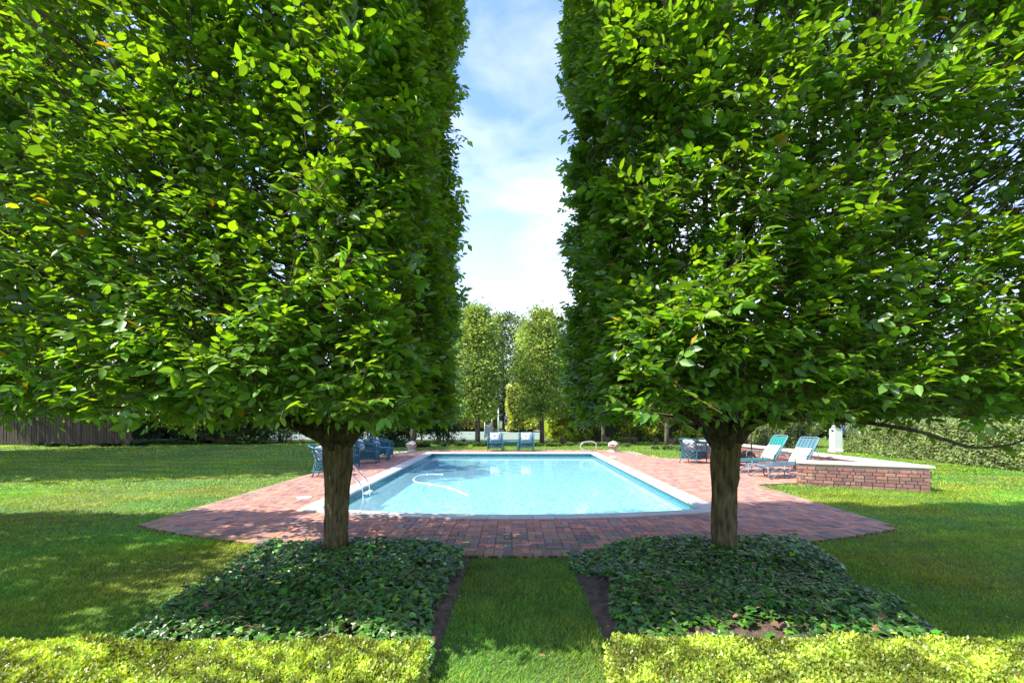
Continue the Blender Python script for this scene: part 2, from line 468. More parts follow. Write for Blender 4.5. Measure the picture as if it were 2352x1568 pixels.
def shrink(pts, d):
    c = Vector((0, 0)); return [(x * (1 - d / 3.2), y * (1 - d / 6)) for x, y in pts]
tl = shrink(inn, -.045)
nn = len(tl)
vs = []; fs = []; cs = []
# tile band, real little tiles drawn by a material; glazed
mb.add([(x, y, -.02) for x, y in tl] + [(x, y, -.2) for x, y in tl], [(i, (i + 1) % nn, nn + (i + 1) % nn, nn + i) for i in range(nn)], (.02, .22, .28))
m, nt, N, L = newmat('glazed tile')
out = N.new('ShaderNodeOutputMaterial'); p = N.new('ShaderNodeBsdfPrincipled'); p.inputs['Roughness'].default_value = .2
tc = N.new('ShaderNodeTexCoord'); vo = N.new('ShaderNodeTexVoronoi'); vo.distance = 'CHEBYCHEV'; vo.inputs['Scale'].default_value = 28
L.new(tc.outputs['Object'], vo.inputs['Vector'])
rp = N.new('ShaderNodeValToRGB'); rp.color_ramp.elements[0].color = (.008, .085, .12, 1); rp.color_ramp.elements[1].color = (.04, .24, .30, 1)
L.new(vo.outputs['Color'], rp.inputs[0]); L.new(rp.outputs[0], p.inputs['Base Color']); L.new(p.outputs[0], out.inputs[0])
mb.build('tile_band', m, pool)
bs = MB(); lo = shrink(inn, .16)
bs.add([(x, y, -.195) for x, y in shrink(inn, -.05)] + [(x, y, -.40) for x, y in lo] , [(i, (i + 1) % nn, nn + (i + 1) % nn, nn + i) for i in range(nn)] + [tuple(range(nn, 2 * nn))], (.50, .80, .88))
m, nt, N, L = newmat('pool plaster')
out = N.new('ShaderNodeOutputMaterial'); p = N.new('ShaderNodeBsdfPrincipled'); p.inputs['Roughness'].default_value = .9
tc = N.new('ShaderNodeTexCoord'); nz = N.new('ShaderNodeTexNoise'); nz.inputs['Scale'].default_value = .8; nz.inputs['Detail'].default_value = 4
L.new(tc.outputs['Object'], nz.inputs['Vector'])
rp = N.new('ShaderNodeValToRGB'); rp.color_ramp.elements[0].color = (.42, .74, .82, 1); rp.color_ramp.elements[1].color = (.50, .80, .86, 1)
L.new(nz.outputs['Fac'], rp.inputs[0]); L.new(rp.outputs[0], p.inputs['Base Color']); L.new(p.outputs[0], out.inputs[0])
bs.build('basin', m, pool)

# water
wm, nt, N, L = newmat('pool water')
out = N.new('ShaderNodeOutputMaterial'); tr = N.new('ShaderNodeBsdfTransparent'); gl = N.new('ShaderNodeBsdfGlossy'); gl.inputs['Roughness'].default_value = .06
tc = N.new('ShaderNodeTexCoord'); mp = N.new('ShaderNodeMapping'); mp.inputs['Scale'].default_value = (1, .38, 1); L.new(tc.outputs['Object'], mp.inputs[0])
dn = N.new('ShaderNodeTexNoise'); dn.inputs['Scale'].default_value = 3; dn.inputs['Detail'].default_value = 3; L.new(mp.outputs[0], dn.inputs['Vector'])
av = N.new('ShaderNodeMixRGB'); av.inputs[0].default_value = .25; L.new(mp.outputs[0], av.inputs[1]); L.new(dn.outputs['Color'], av.inputs[2])
vo = N.new('ShaderNodeTexVoronoi'); vo.feature = 'DISTANCE_TO_EDGE'; vo.inputs['Scale'].default_value = 12; L.new(av.outputs[0], vo.inputs['Vector'])  # caustic light net painted into the water's transparent colour
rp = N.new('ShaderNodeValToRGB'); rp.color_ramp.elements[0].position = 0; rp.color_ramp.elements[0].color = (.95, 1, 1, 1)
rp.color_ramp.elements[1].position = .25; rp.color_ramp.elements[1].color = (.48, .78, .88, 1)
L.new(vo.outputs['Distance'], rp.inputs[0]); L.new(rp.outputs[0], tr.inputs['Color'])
bn = N.new('ShaderNodeTexNoise'); bn.inputs['Scale'].default_value = 5; bn.inputs['Detail'].default_value = 4; L.new(mp.outputs[0], bn.inputs['Vector'])
bp = N.new('ShaderNodeBump'); bp.inputs['Strength'].default_value = .25; bp.inputs['Distance'].default_value = .02; L.new(bn.outputs['Fac'], bp.inputs['Height'])
L.new(bp.outputs[0], gl.inputs['Normal'])
fr = N.new('ShaderNodeFresnel'); fr.inputs['IOR'].default_value = 1.33; L.new(bp.outputs[0], fr.inputs['Normal'])
df = N.new('ShaderNodeBsdfDiffuse'); df.inputs['Color'].default_value = (.36, .70, .80, 1)
md = N.new('ShaderNodeMixShader'); md.inputs[0].default_value = .3; L.new(tr.outputs[0], md.inputs[1]); L.new(df.outputs[0], md.inputs[2])
ms = N.new('ShaderNodeMixShader'); L.new(fr.outputs[0], ms.inputs[0]); L.new(md.outputs[0], ms.inputs[1]); L.new(gl.outputs[0], ms.inputs[2]); L.new(ms.outputs[0], out.inputs[0])
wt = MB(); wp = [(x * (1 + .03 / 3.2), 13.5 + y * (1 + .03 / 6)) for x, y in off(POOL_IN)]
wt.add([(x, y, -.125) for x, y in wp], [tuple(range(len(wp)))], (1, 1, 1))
tag(wt.build('water', wm), 'clear rippled pool water with painted caustic lines', kind='structure')

# ladder
def polyround(pts, r=.08, k=5):
    pts = [Vector(p) for p in pts]; o = [pts[0]]
    for a, b, c in zip(pts, pts[1:], pts[2:]):
        u = (a - b); v = (c - b); d = min(r, u.length * .45, v.length * .45)
        p0 = b + u.normalized() * d; p1 = b + v.normalized() * d
        for i in range(k + 1):
            t = i / k; o.append((1 - t) ** 2 * p0 + 2 * t * (1 - t) * b + t * t * p1)
    o.append(pts[-1]); return o
lad = tag(empty('pool_ladder', (-3.1, 10.2, 0)), 'shiny steel pool ladder with two curved rails at the left pool edge', 'pool ladder')
for y in (-.24, .24):
    mb = MB(); mb.tube(polyround([(-.70, y, -.02), (-.70, y, .40), (-.62, y, .70), (-.42, y, .56), (-.02, y, .16), (.02, y, -.05), (.02, y, -.42)], .14, 6), .021, 12, (.85, .86, .88)); mb.build('rail', M_CHROME, lad)
for k in range(3):
    mb = MB(); mb.box(.05, 0, -.06 - .13 * k, .09, .46, .022, 0, (.75, .85, .88), .004); mb.build('step', M_PLASTIC, lad)
hr = tag(empty('hand_rail', (3.45, 19.95, 0)), 'looped steel hand rail standing at the far right corner of the pool', 'hand rail')
mb = MB(); mb.tube(polyround([(.02, .1, -.02), (.05, .1, .38), (-.12, .1, .47), (-.5, .1, .44), (-.66, .1, .25), (-.5, .1, .1), (-.05, .1, .06)], .16, 6), .022, 10, (.8, .76, .7)); mb.build('rail', M_CHROME, hr)
mb = MB(); mb.lathe([(.05, .0), (.05, .012), (.03, .02), (.025, .04)], .02, .1, 14, (.7, .68, .65)); mb.build('flange', M_CHROME, hr)
# skimmer lids
for (x, y, r, lb) in ((-3.98, 9.25, .14, 'round white skimmer lid set in the bricks beside the left coping'), (3.72, 17.9, .12, 'round white skimmer lid set in the bricks beside the right coping')):
    mb = MB(); mb.lathe([(r, -.01), (r, .004), (r * .93, .008), (r * .9, .005), (.02, .006), (.015, .010)], 0, 0, 28, (.75, .72, .68))
    o = mb.build('skimmer_lid', M_PLASTIC); o.location = (x, y, .0); tag(o, lb, 'skimmer lid', 'skimmer lids in the patio')
# floating hose of the pool cleaner
def px(x, y, z=0.0):
    Y = (1.6 - z) * 1110 / (y - 950); return Vector(((x - 1176) * Y / 1110, Y, z))
hs = tag(empty('pool_hose', px(980, 1105, -.12)), 'white pool cleaner hose floating in a loop with small floats on the water', 'hose')
hp = [px(a, b, -.118) for a, b in ((1016, 1088.5), (981, 1088.5), (960, 1092), (950, 1101), (959, 1107), (987, 1111), (1030, 1119), (1061, 1131), (1075, 1137))]
def catmull(P, k=6):
    P = [Vector(p) for p in P]; P = [P[0] * 2 - P[1]] + P + [P[-1] * 2 - P[-2]]; o = []
    for i in range(1, len(P) - 2):
        for j in range(k):
            t = j / k; a, b, c, d = P[i - 1:i + 3]
            o.append(.5 * ((2 * b) + (c - a) * t + (2 * a - 5 * b + 4 * c - d) * t * t + (3 * b - a - 3 * c + d) * t ** 3))
    o.append(P[-2]); return o
hs_loc = Vector(hs.location)
mb = MB(); mb.tube([p - hs_loc for p in catmull(hp)], .0075, 8, (.85, .85, .83)); mb.build('hose_line', M_PLASTIC, hs)
for i in (0, 1, 3, 5, 6):
    q = hp[i] - hs_loc; mb = MB(); r = .036 if i in (5, 6) else .026
    mb.lathe([(r * math.sin(a), q.z + r * .75 * -math.cos(a)) for a in [PI * (.06 + .88 * t / 8) for t in range(9)]], q.x, q.y, 14, (.88, .88, .86)); mb.build('float', M_PLASTIC, hs)

# ------------------------------------------------------------------ trees
def trunk_mesh(name, parent, rad, zs, x0=0, y0=0, lean=(0, 0), seed=1, col=(.17, .135, .06), n=84, rough=.04):
    r_ = random.Random(seed); ph = [r_.uniform(0, 6.28) for _ in range(8)]
    kn = [(r_.uniform(0, 6.28), r_.uniform(zs[0] + .2, zs[-1] - .15), r_.uniform(-.12, .16)) for _ in range(16)]
    P = []; H = zs[-1] - zs[0]; K = 90
    for i in range(K + 1):
        z = zs[0] + H * i / K
        # interpolate radius
        for a in range(len(zs) - 1):
            if zs[a] <= z <= zs[a + 1] + 1e-6:
                t = (z - zs[a]) / (zs[a + 1] - zs[a]); t = t * t * (3 - 2 * t); r = rad[a] * (1 - t) + rad[a + 1] * t; break
        row = []
        for k in range(n + 1):
            an = 2 * PI * (k % n) / n
            f = 1 + .07 * math.sin(3 * an + ph[0] + z * .9) + .045 * math.sin(5 * an + ph[1] - z * 1.6) + .03 * math.sin(9 * an + ph[2] + z * 2.2) + rough * math.sin(17 * an + ph[3] + 3 * math.sin(z * 3 + ph[4])) + .02 * math.sin(z * 9 + ph[5] + 2 * an)
            t = (z - zs[0]) / H
            wx = .016 * math.sin(z * 2.9 + ph[6]); wy = .012 * math.sin(z * 3.7 + ph[7])
            for (ka, kz, kr) in kn:      # knots and old pruning scars
                dd = ((an - ka + PI) % (2 * PI) - PI) * r; f += kr * math.exp(-(dd * dd + (z - kz) ** 2) / .0011)
            tw = an + .22 * z
            f += .02 * math.sin(23 * tw + 4 * math.sin(z * 5 + ph[1]))
            row.append((x0 + wx + lean[0] * t + r * f * math.cos(an), y0 + wy + lean[1] * t + r * f * math.sin(an), z))
        P.append(row)
    mb = MB(); mb.grid(P, col); return mb

def limb_path(p0, p1, bow=(0, 0, .3), n=9, wob=.05, rr=random):
    p0 = Vector(p0); p1 = Vector(p1); o = []
    for i in range(n + 1):
        t = i / n; q = p0.lerp(p1, t) + Vector(bow) * math.sin(PI * t)
        if 0 < i < n: q += Vector((rr.uniform(-wob, wob), rr.uniform(-wob, wob), rr.uniform(-wob, wob)))
        o.append(q)
    return o

CLIP = None
def spray_leaves(A, N0, nlf, slen, llen, col, tilt=.35, up=(.15, .65), tang=.55, droop=.35, template=T_LEAF, yellow=.003, twig_out=None, wr=.56):
    """A anchors, N0 outward direction per anchor; returns leaf arrays"""
    n = len(A)
    up_amt = RNG.uniform(*up, n)[:, None]
    ax = nrm(N0 * .8 + np.array([0, 0, 1.]) * up_amt + RNG.normal(0, tang, (n, 3)) * np.array([1, 1, .45]))
    pn = nrm(np.array([0, 0, 1.]) + N0 * RNG.uniform(-.05, .42, n)[:, None] + RNG.normal(0, tilt, (n, 3)))
    pn = nrm(pn - ax * (pn * ax).sum(1, keepdims=True))
    sd = np.cross(ax, pn)
    sl = slen * RNG.uniform(.6, 1.35, n)
    if twig_out is not None: twig_out.append((A, ax, sl))
    P = []; D = []; NN = []; L_ = []; C = []
    basec = jitter_col(col, n, .16, .1)
    for i in range(nlf):
        t = (i + .6) / nlf
        s = 1 if i % 2 else -1
        last = i == nlf - 1
        pos = A + ax * (sl * t)[:, None] + pn * (-.06 * t * t * sl)[:, None]
        ang = 0.15 if last else .9
        d = ax * math.cos(ang) + sd * (s * math.sin(ang)) + pn * RNG.normal(-droop, .22, n)[:, None] + RNG.normal(0, .12, (n, 3))
        nn = pn + RNG.normal(0, .24, (n, 3)) + sd * (-s * .15)
        P.append(pos); D.append(d); NN.append(nn)
        L_.append(llen * RNG.uniform(.48, 1.34, n) * (.8 if last else 1))
        c = basec * RNG.normal(1, .16, (n, 1)).clip(.6, 1.5)
        yl = RNG.random(n) < yellow
        c[yl] = np.array([.34, .24, .03]) * RNG.uniform(.7, 1.3, (yl.sum(), 1))
        if last or i == nlf - 2:
            c = c * np.array([1.25, 1.15, .9])
        C.append(c)
    P = np.concatenate(P); D = np.concatenate(D); NN = np.concatenate(NN); Ls = np.concatenate(L_); C = np.concatenate(C)
    if CLIP is not None:          # the inner wall is sheared flat
        k = (P + D * Ls[:, None] * .5)[:, 0] * CLIP[0] < CLIP[1] + RNG.exponential(.025, len(P)); P, D, NN, Ls, C = P[k], D[k], NN[k], Ls[k], C[k]
    return leaves(P, D, NN, Ls, Ls * wr * RNG.uniform(.85, 1.15, len(Ls)), template, C.clip(.003, .9))

def twig_mesh(tw, r=.0022):
    A = np.concatenate([t[0] for t in tw]); ax = np.concatenate([t[1] for t in tw]); sl = np.concatenate([t[2] for t in tw])
    n = len(A); u = nrm(np.cross(ax, np.array([.3, .5, .8]))); v = np.cross(ax, u)
    V = []
    for (t, k) in ((-.35, 1.4), (.95, .6)):
        for a in (0, 2.094, 4.189):
            V.append(A + ax * (sl * t)[:, None] + (u * math.cos(a) + v * math.sin(a)) * r * k)
    V = np.stack(V, 1).reshape(-1, 3); off_ = (np.arange(n) * 6)[:, None, None]
    F = (np.array([(0, 1, 4, 3), (1, 2, 5, 4), (2, 0, 3, 5)])[None] + off_).reshape(-1, 4)
    return V, [F], np.tile(np.array([.16, .10, .05]), (len(V), 1))

def hornbeam(name, tx, ty, x0, x1, y0, y1, z0, z1, seed, label, near=True, dens=1.0, hollow=.0, inner=+1, green=(.118, .252, .023)):
    """a clipped, box shaped crown on a short trunk. inner: +1 the visible inner side faces +X, -1 faces -X"""
    global RNG, CLIP
    CLIP = (inner, (x1 if inner > 0 else -x0) + .065) if near else None
    RNG = np.random.default_rng(seed); rr = random.Random(seed)
    root = tag(empty(name, (tx, ty, 0)), label, 'tree', 'clipped hornbeams flanking the pool axis')
    lo = Vector((tx, ty, 0))
    tb = trunk_mesh('trunk', root, (.160, .124, .126, .150, .18), (-.02, .14, .7, 1.2, 1.62), seed=seed)
    tb.build('trunk', M_BARK, root)
    # ascending limbs
    cx, cy = (x0 + x1) / 2 - tx, (y0 + y1) / 2 - ty; hw, hd = (x1 - x0) / 2, (y1 - y0) / 2
    limbs = []
    NL = 13 if near else 7
    for k in range(NL):
        an = 2 * PI * k / NL + rr.uniform(-.2, .2)
        sx = math.cos(an) * .11; sy = math.sin(an) * .11
        f = rr.uniform(.35, .78)
        ex = cx + hw * f * math.cos(an); ey = cy + hd * f * math.sin(an); ez = rr.uniform(.75, .97) * z1
        path = [Vector((sx, sy, 1.3)), Vector((sx * 2.4 + .1 * ex, sy * 2.4 + .1 * ey, 1.75)), Vector((ex * .55, ey * .55, 2.9)), Vector((ex * .8, ey * .8, 4.4)), Vector((ex, ey, ez))]
        pts = catmull(path, 7); n = len(pts)
        pts = [p + Vector((rr.uniform(-.025, .025), rr.uniform(-.025, .025), 0)) for p in pts]
        mb = MB(); r0 = rr.uniform(.06, .085)
        mb.tube(pts, [r0 * (1 - .8 * i / n) for i in range(n)], 9, (.10, .075, .04))
        mb.build('limb', M_BARK, root); limbs.append(pts)
    # side branches reaching the shell
    mb = MB()
    NBR = 420 if near else 60
    for k in range(NBR):
        pts = limbs[rr.randrange(NL)]; a = pts[rr.randrange(6, len(pts) - 3)]
        an = math.atan2(a.y, a.x) + rr.uniform(-1.1, 1.1)
        dx, dy = math.cos(an), math.sin(an)
        # distance to the box wall
        ts = []
        if dx > 1e-3: ts.append(((x1 - tx) - a.x) / dx)
        if dx < -1e-3: ts.append(((x0 - tx) - a.x) / dx)
        if dy > 1e-3: ts.append(((y1 - ty) - a.y) / dy)
        if dy < -1e-3: ts.append(((y0 - ty) - a.y) / dy)
        t = min([q for q in ts if q > 0] + [2.5]) * rr.uniform(.75, .97)
        e = a + Vector((dx * t, dy * t, t * rr.uniform(.25, .9)))
        if e.z > z1: e.z = z1 - .1
        p = limb_path(a, e, (0, 0, -.12 * t), 5, .035, rr)
        mb.tube(p, [.013 * (1 - .75 * i / 5) for i in range(6)], 4, (.085, .06, .035), cap=False)
    mb.build('branch', M_TWIG, root)
    # low spreading branches at the crown foot
    mb = MB()
    for k in range(16 if near else 5):
        an = 2 * PI * k / 16 + rr.uniform(-.2, .2)
        ex = (cx + hw * .9 * math.cos(an)); ey = (cy + hd * .9 * math.sin(an))
        if k % 3 == 0: r0x = rr.uniform(.04, .058)
        p = catmull([(math.cos(an) * .1, math.sin(an) * .1, 1.22 if k % 3 == 0 else 1.34), (math.cos(an) * .38, math.sin(an) * .38, 1.52 + rr.uniform(-.05, .12)), (ex * .55, ey * .55, 1.62 + rr.uniform(-.1, .1)), (ex, ey, 1.72 + rr.uniform(-.14, .2))], 5)
        n = len(p); r0 = r0x if k % 3 == 0 else rr.uniform(.02, .04)
        mb.tube(p, [r0 * (1 - .82 * i / n) for i in range(n)], 7, (.12, .09, .045))
    mb.build('low_branch', M_BARK, root)
    # --- crown
    nA = Noise3(seed + 1, 1.5); nB = Noise3(seed + 2, 3.6); nH = Noise3(seed + 3, .9)
    def face(axis, sgn, u0, u1, v0, v1, density, depth, nl, sl, ll, tmpl, wr=.56):
        area = (u1 - u0) * (v1 - v0); n = int(area * density)
        U = RNG.uniform(u0, u1, n); V = RNG.uniform(v0, v1, n)
        d = RNG.exponential(depth, n).clip(0, 1.1)
        P = np.zeros((n, 3)); Nn = np.zeros((n, 3))
        if axis == 'x':
            P[:, 1] = U; P[:, 2] = V; P[:, 0] = x1 if sgn > 0 else x0; Nn[:, 0] = sgn
        elif axis == 'y':
            P[:, 0] = U; P[:, 2] = V; P[:, 1] = y1 if sgn > 0 else y0; Nn[:, 1] = sgn
        else:
            P[:, 0] = U; P[:, 1] = V; P[:, 2] = z1 if sgn > 0 else z0; Nn[:, 2] = sgn
        h = nB(P) * .5 + nA(P) * .5
        bul = (.05 if axis == 'x' else .09) * nA(P) - .02
        keep = RNG.random(n) < np.clip(1.08 - .6 * np.maximum(h - .1, 0) - hollow * np.clip(np.abs(P[:, 0]) - 2.0, 0, 1) * np.maximum(nH(P) - .35, 0), .12, 1)
        deep = .72 * np.clip(h - .3, 0, 1.3)
        P = P - Nn * (d + deep - bul + sl * .75)[:, None]
        # round the box corners
        c = np.array([(x0 + x1) / 2, (y0 + y1) / 2]); hwd = np.array([(x1 - x0) / 2, (y1 - y0) / 2])
        q = (P[:, :2] - c) / hwd; over = np.minimum(np.abs(q[:, 0]), np.abs(q[:, 1]))
        pull = 1 - .10 * np.clip((over - .78) / .22, 0, 1) ** 2
        P[:, :2] = c + q * pull[:, None] * hwd
        # the crown foot rises a little towards the camera side
        lift = .13 * np.clip((y1 - P[:, 1]) / (y1 - y0), 0, 1) * np.clip(1 - (P[:, 2] - z0) / .8, 0, 1); P[:, 2] += lift
        # bottom raggedness
        P = P[keep]; Nn = Nn[keep]
        if axis != 'z':
            low = (P[:, 2] < z0 + .25 + .12 * nA(P * 1.7))
            k2 = ~low | (RNG.random(len(P)) < .45); P = P[k2]; Nn = Nn[k2]
        tint = np.array(green)
        return spray_leaves(P, Nn, nl, sl, ll, tint, template=tmpl, twig_out=TW if near else None, wr=wr)
    TW = []; parts = []
    if near:
        zt = min(z1, 5.3)
        parts.append(face('y', -1, x0, x1, z0, zt, 275 * dens, .18, 8, .29, .087, T_LEAF))
        parts.append(face('y', -1, x0, x1, zt, z1, 60, .2, 6, .3, .12, T_DIAM))
        sx = inner
        parts.append(face('x', sx, y0, y1, z0, z1, 330 * dens, .12, 8, .21, .088, T_LEAF))
        parts.append(face('x', -sx, y0, y1, z0, z1, 38, .2, 6, .3, .13, T_DIAM))
        parts.append(face('y', 1, x0, x1, z0, z1, 48, .2, 6, .3, .13, T_DIAM))
        parts.append(face('z', -1, x0 + .2, x1 - .2, y0 + .2, y1 - .2, 90, .12, 8, .3, .09, T_LEAF))
        parts.append(face('z', 1, x0, x1, y0, y1, 70, .2, 6, .3, .14, T_DIAM))
    else:
        for (ax, sg, a, b, c, d) in (('y', -1, x0, x1, z0, z1), ('y', 1, x0, x1, z0, z1), ('x', 1, y0, y1, z0, z1), ('x', -1, y0, y1, z0, z1), ('z', 1, x0, x1, y0, y1), ('z', -1, x0, x1, y0, y1)):
            parts.append(face(ax, sg, a, b, c, d, 60, .22, 6, .32, .15, T_DIAM))
    # interior scatter of leaves along the limbs
    n = 2600 if near else 500
    P = np.stack([RNG.uniform(x0 + .3, x1 - .3, n), RNG.uniform(y0 + .3, y1 - .3, n), RNG.uniform(z0 + .15, z1 - .3, n)], 1)
    Nn = nrm(np.stack([P[:, 0] - tx, P[:, 1] - ty, np.zeros(n)], 1))
    parts.append(spray_leaves(P, Nn, 6, .3, .09, green, template=T_DIAM))
    V, F, C = merge(parts); V = V - np.array([tx, ty, 0])
    np_mesh('crown', V, F, C, M_HORN, root)
    if TW:
        V, F, C = twig_mesh(TW); V = V - np.array([tx, ty, 0]); np_mesh('twigs', V, F, C, M_TWIG, root)
    return root

hL = hornbeam('hornbeam_tree', -1.97, 5.42, -4.7, -.67, 3.02, 7.05, 1.43, 9.0, 21, 'clipped hornbeam with a tall block crown left of the grass path', inner=1, hollow=.45)
def extra_branch(root, pts, r0, leafy=0):
    o = Vector(root.location); P = catmull([Vector(p) - o for p in pts], 6); n = len(P)
    mb = MB(); mb.tube(P, [r0 * (1 - .7 * i / n) for i in range(n)], 8, (.10, .075, .045)); mb.build('low_branch', M_BARK, root)
    if leafy:
        global RNG
        A = np.array([P[random.randrange(3, n)] for _ in range(leafy)]) + RNG.normal(0, .01, (leafy, 3))
        Nn = nrm(RNG.normal(0, 1, (leafy, 3)) * np.array([1, .5, .5]))
        V, F, C = spray_leaves(A, Nn, 3, .12, .08, (.10, .20, .025)); np_mesh('foliage', V, F, C, M_HORN, root)
extra_branch(hL, [(-1.99, 5.40, 1.12), (-2.08, 5.34, 1.30), (-2.27, 5.25, 1.42), (-2.5, 5.1, 1.62), (-2.9, 4.8, 1.9)], .062)
extra_branch(hL, [(-2.05, 5.3, 1.42), (-2.41, 4.6, 1.477), (-2.64, 4.4, 1.36), (-3.0, 4.4, 1.477), (-3.27, 4.4, 1.49), (-3.72, 4.3, 1.6)], .022, 7)
hR = hornbeam('hornbeam_tree', 2.40, 5.45, .69, 4.9, 3.10, 7.05, 1.43, 9.0, 35, 'clipped hornbeam with a tall block crown right of the grass path', inner=-1, hollow=1.0, green=(.108, .24, .023))
extra_branch(hR, [(2.5, 5.2, 1.5), (2.75, 4.2, 1.55), (2.95, 3.62, 1.487), (3.22, 3.6, 1.41), (3.42, 3.6, 1.35), (3.61, 3.6, 1.357), (3.81, 3.6, 1.405), (4.1, 3.6, 1.6)], .018, 9)
hornbeam('hornbeam_tree', -9.9, 5.6, -12.2, -7.2, 2.1, 7.0, 1.6, 5.0, 51, 'clipped hornbeam farther left whose crown foot shows at the left picture edge', near=False)

def leaf_cloud_tree(name, x, y, h, zb, rw, rd, seed, label, col, n, ll, trunk_r=.09, group=None, shape='column', clump=.9, cat='tree', parent_parts=True, mat=None, thr=-.2, stems=1, tmpl=T_TRI, top_pow=1.0):
    global RNG
    RNG = np.random.default_rng(seed); rr = random.Random(seed)
    root = tag(empty(name, (x, y, GZ)), label, cat, group)
    tp = MB()
    for s in range(stems):
        ox, oy = (0, 0) if stems == 1 else (rr.uniform(-.5, .5) * rw, rr.uniform(-.3, .3) * rd)
        pts = limb_path((ox * .6, oy * .6, -.05), (ox * 1.1 + rr.uniform(-.1, .1) * rw, oy, h * .85), (rr.uniform(-.1, .1), 0, 0), 8, .02 * max(1, trunk_r * 6), rr)
        tp.tube(pts, [trunk_r * (1.15 - .95 * i / 9) for i in range(9)], 9, (.15, .125, .09))
    tp.build('trunk', M_BARK, root)
    bm = MB()
    for k in range(14):
        t = rr.uniform(.0, .8); z = zb + (h - zb) * t; an = rr.uniform(0, 6.28); f = .8 * rw * (1 - .6 * t)
        bm.tube(limb_path((0, 0, z * .85), (f * math.cos(an), f * math.sin(an) * rd / rw, z + f * .6), (0, 0, 0), 4, .04, rr), [.3 * trunk_r, .25 * trunk_r, .2 * trunk_r, .12 * trunk_r, .06 * trunk_r], 5, (.13, .11, .08))
    bm.build('limbs', M_BARK, root)
    na = Noise3(seed + 1, 3.0 / max(rw, .6)); nb = Noise3(seed + 2, 6.5 / max(rw, .6))
    m_ = int(n * 1.7)
    # clump centres through the volume, leaves round them
    nc = max(40, m_ // 26)
    T = RNG.random(nc) ** .9
    an = RNG.uniform(0, 2 * PI, nc); rad = RNG.random(nc) ** .42
    if shape == 'column': prof = np.sin(PI * np.clip(T * .86 + .12, 0, 1)) ** .55 * (1 - .25 * T ** 3)
    elif shape == 'round': prof = np.sqrt(np.clip(1 - (2 * T - 1) ** 2, 0, 1)) ** .9
    elif shape == 'shrub': prof = np.clip(1 - T ** 2.6, 0, 1) ** .5
    zc = zb + (h - zb) * T
    Cc = np.stack([rad * prof * rw * np.cos(an), rad * prof * rd * np.sin(an), zc], 1)
    Cc *= (1 + .13 * na(Cc))[:, None] * np.array([1, 1, 0]) + np.array([0, 0, 1])
    ctone = np.clip(1 + .3 * nb(Cc), .5, 1.7)
    Nc = nrm(Cc * np.array([1, 1, 0]) + np.array([0, 0, .25]))
    csz = clump * RNG.uniform(.6, 1.3, nc) * .28 * min(1.6, max(.5, rw / 1.2))
    idx = RNG.integers(0, nc, m_)
    P = Cc[idx] + RNG.normal(0, 1, (m_, 3)) * csz[idx][:, None] * np.array([1, 1, .7])
    keep = nb(P * 1.2) > thr - .9
    P = P[keep]; idx = idx[keep]; P[:, 2] = np.maximum(P[:, 2], zb * .9 + RNG.uniform(-.1, .15, len(P)))
    k = len(P)
    Dn = nrm(Nc[idx] + RNG.normal(0, .8, (k, 3)) + np.array([0, 0, -.15])); NN = nrm(RNG.normal(0, .7, (k, 3)) + np.array([0, 0, .9]) + Nc[idx] * .5)
    Ls = ll * RNG.uniform(.6, 1.4, k)
    C = jitter_col(col, k, .2, .14) * ctone[idx][:, None]
    V, F, Cq = leaves(P, Dn, NN, Ls, Ls * .62, tmpl, C.clip(.003, .8))
    np_mesh('crown', V, F, Cq, mat or M_FAR, root)
    return root

YG = (.26, .36, .08); DG = (.045, .085, .025)
G1 = 'slim trees in a row beyond the pool'
leaf_cloud_tree('columnar_tree', -1.82, 25.4, 7.1, 1.55, 1.36, 1.36, 61, 'slim upright tree left of the court gap, behind the left far armchair', YG, 13000, .14, .13, G1)
leaf_cloud_tree('columnar_tree', 1.68, 27.2, 7.3, 1.5, 1.5, 1.45, 62, 'slim upright tree behind the right far armchair, wider and yellower', (.26, .36, .075), 14500, .14, .12, G1)
leaf_cloud_tree('columnar_tree', 4.84, 25.6, 6.9, 1.9, 1.25, 1.25, 63, 'slim tree with a pale trunk just left of the right stone urn', YG, 5000, .17, .10, G1)
leaf_cloud_tree('columnar_tree', 7.55, 23.6, 6.7, 1.9, 1.2, 1.2, 64, 'slim tree with a pale trunk left of the right wicker armchair', YG, 5000, .17, .10, G1)
leaf_cloud_tree('columnar_tree', -5.35, 26.2, 6.9, 1.8, 1.2, 1.2, 65, 'slim tree with a grey trunk rising behind the left stone urn', (.08, .13, .03), 5000, .17, .14, G1)
leaf_cloud_tree('columnar_tree', -20.4, 25.4, 7.4, 2.2, 1.8, 1.6, 66, 'tree with a grey trunk between the wooden fence and the dark shrubs', DG, 4500, .2, .22, G1)

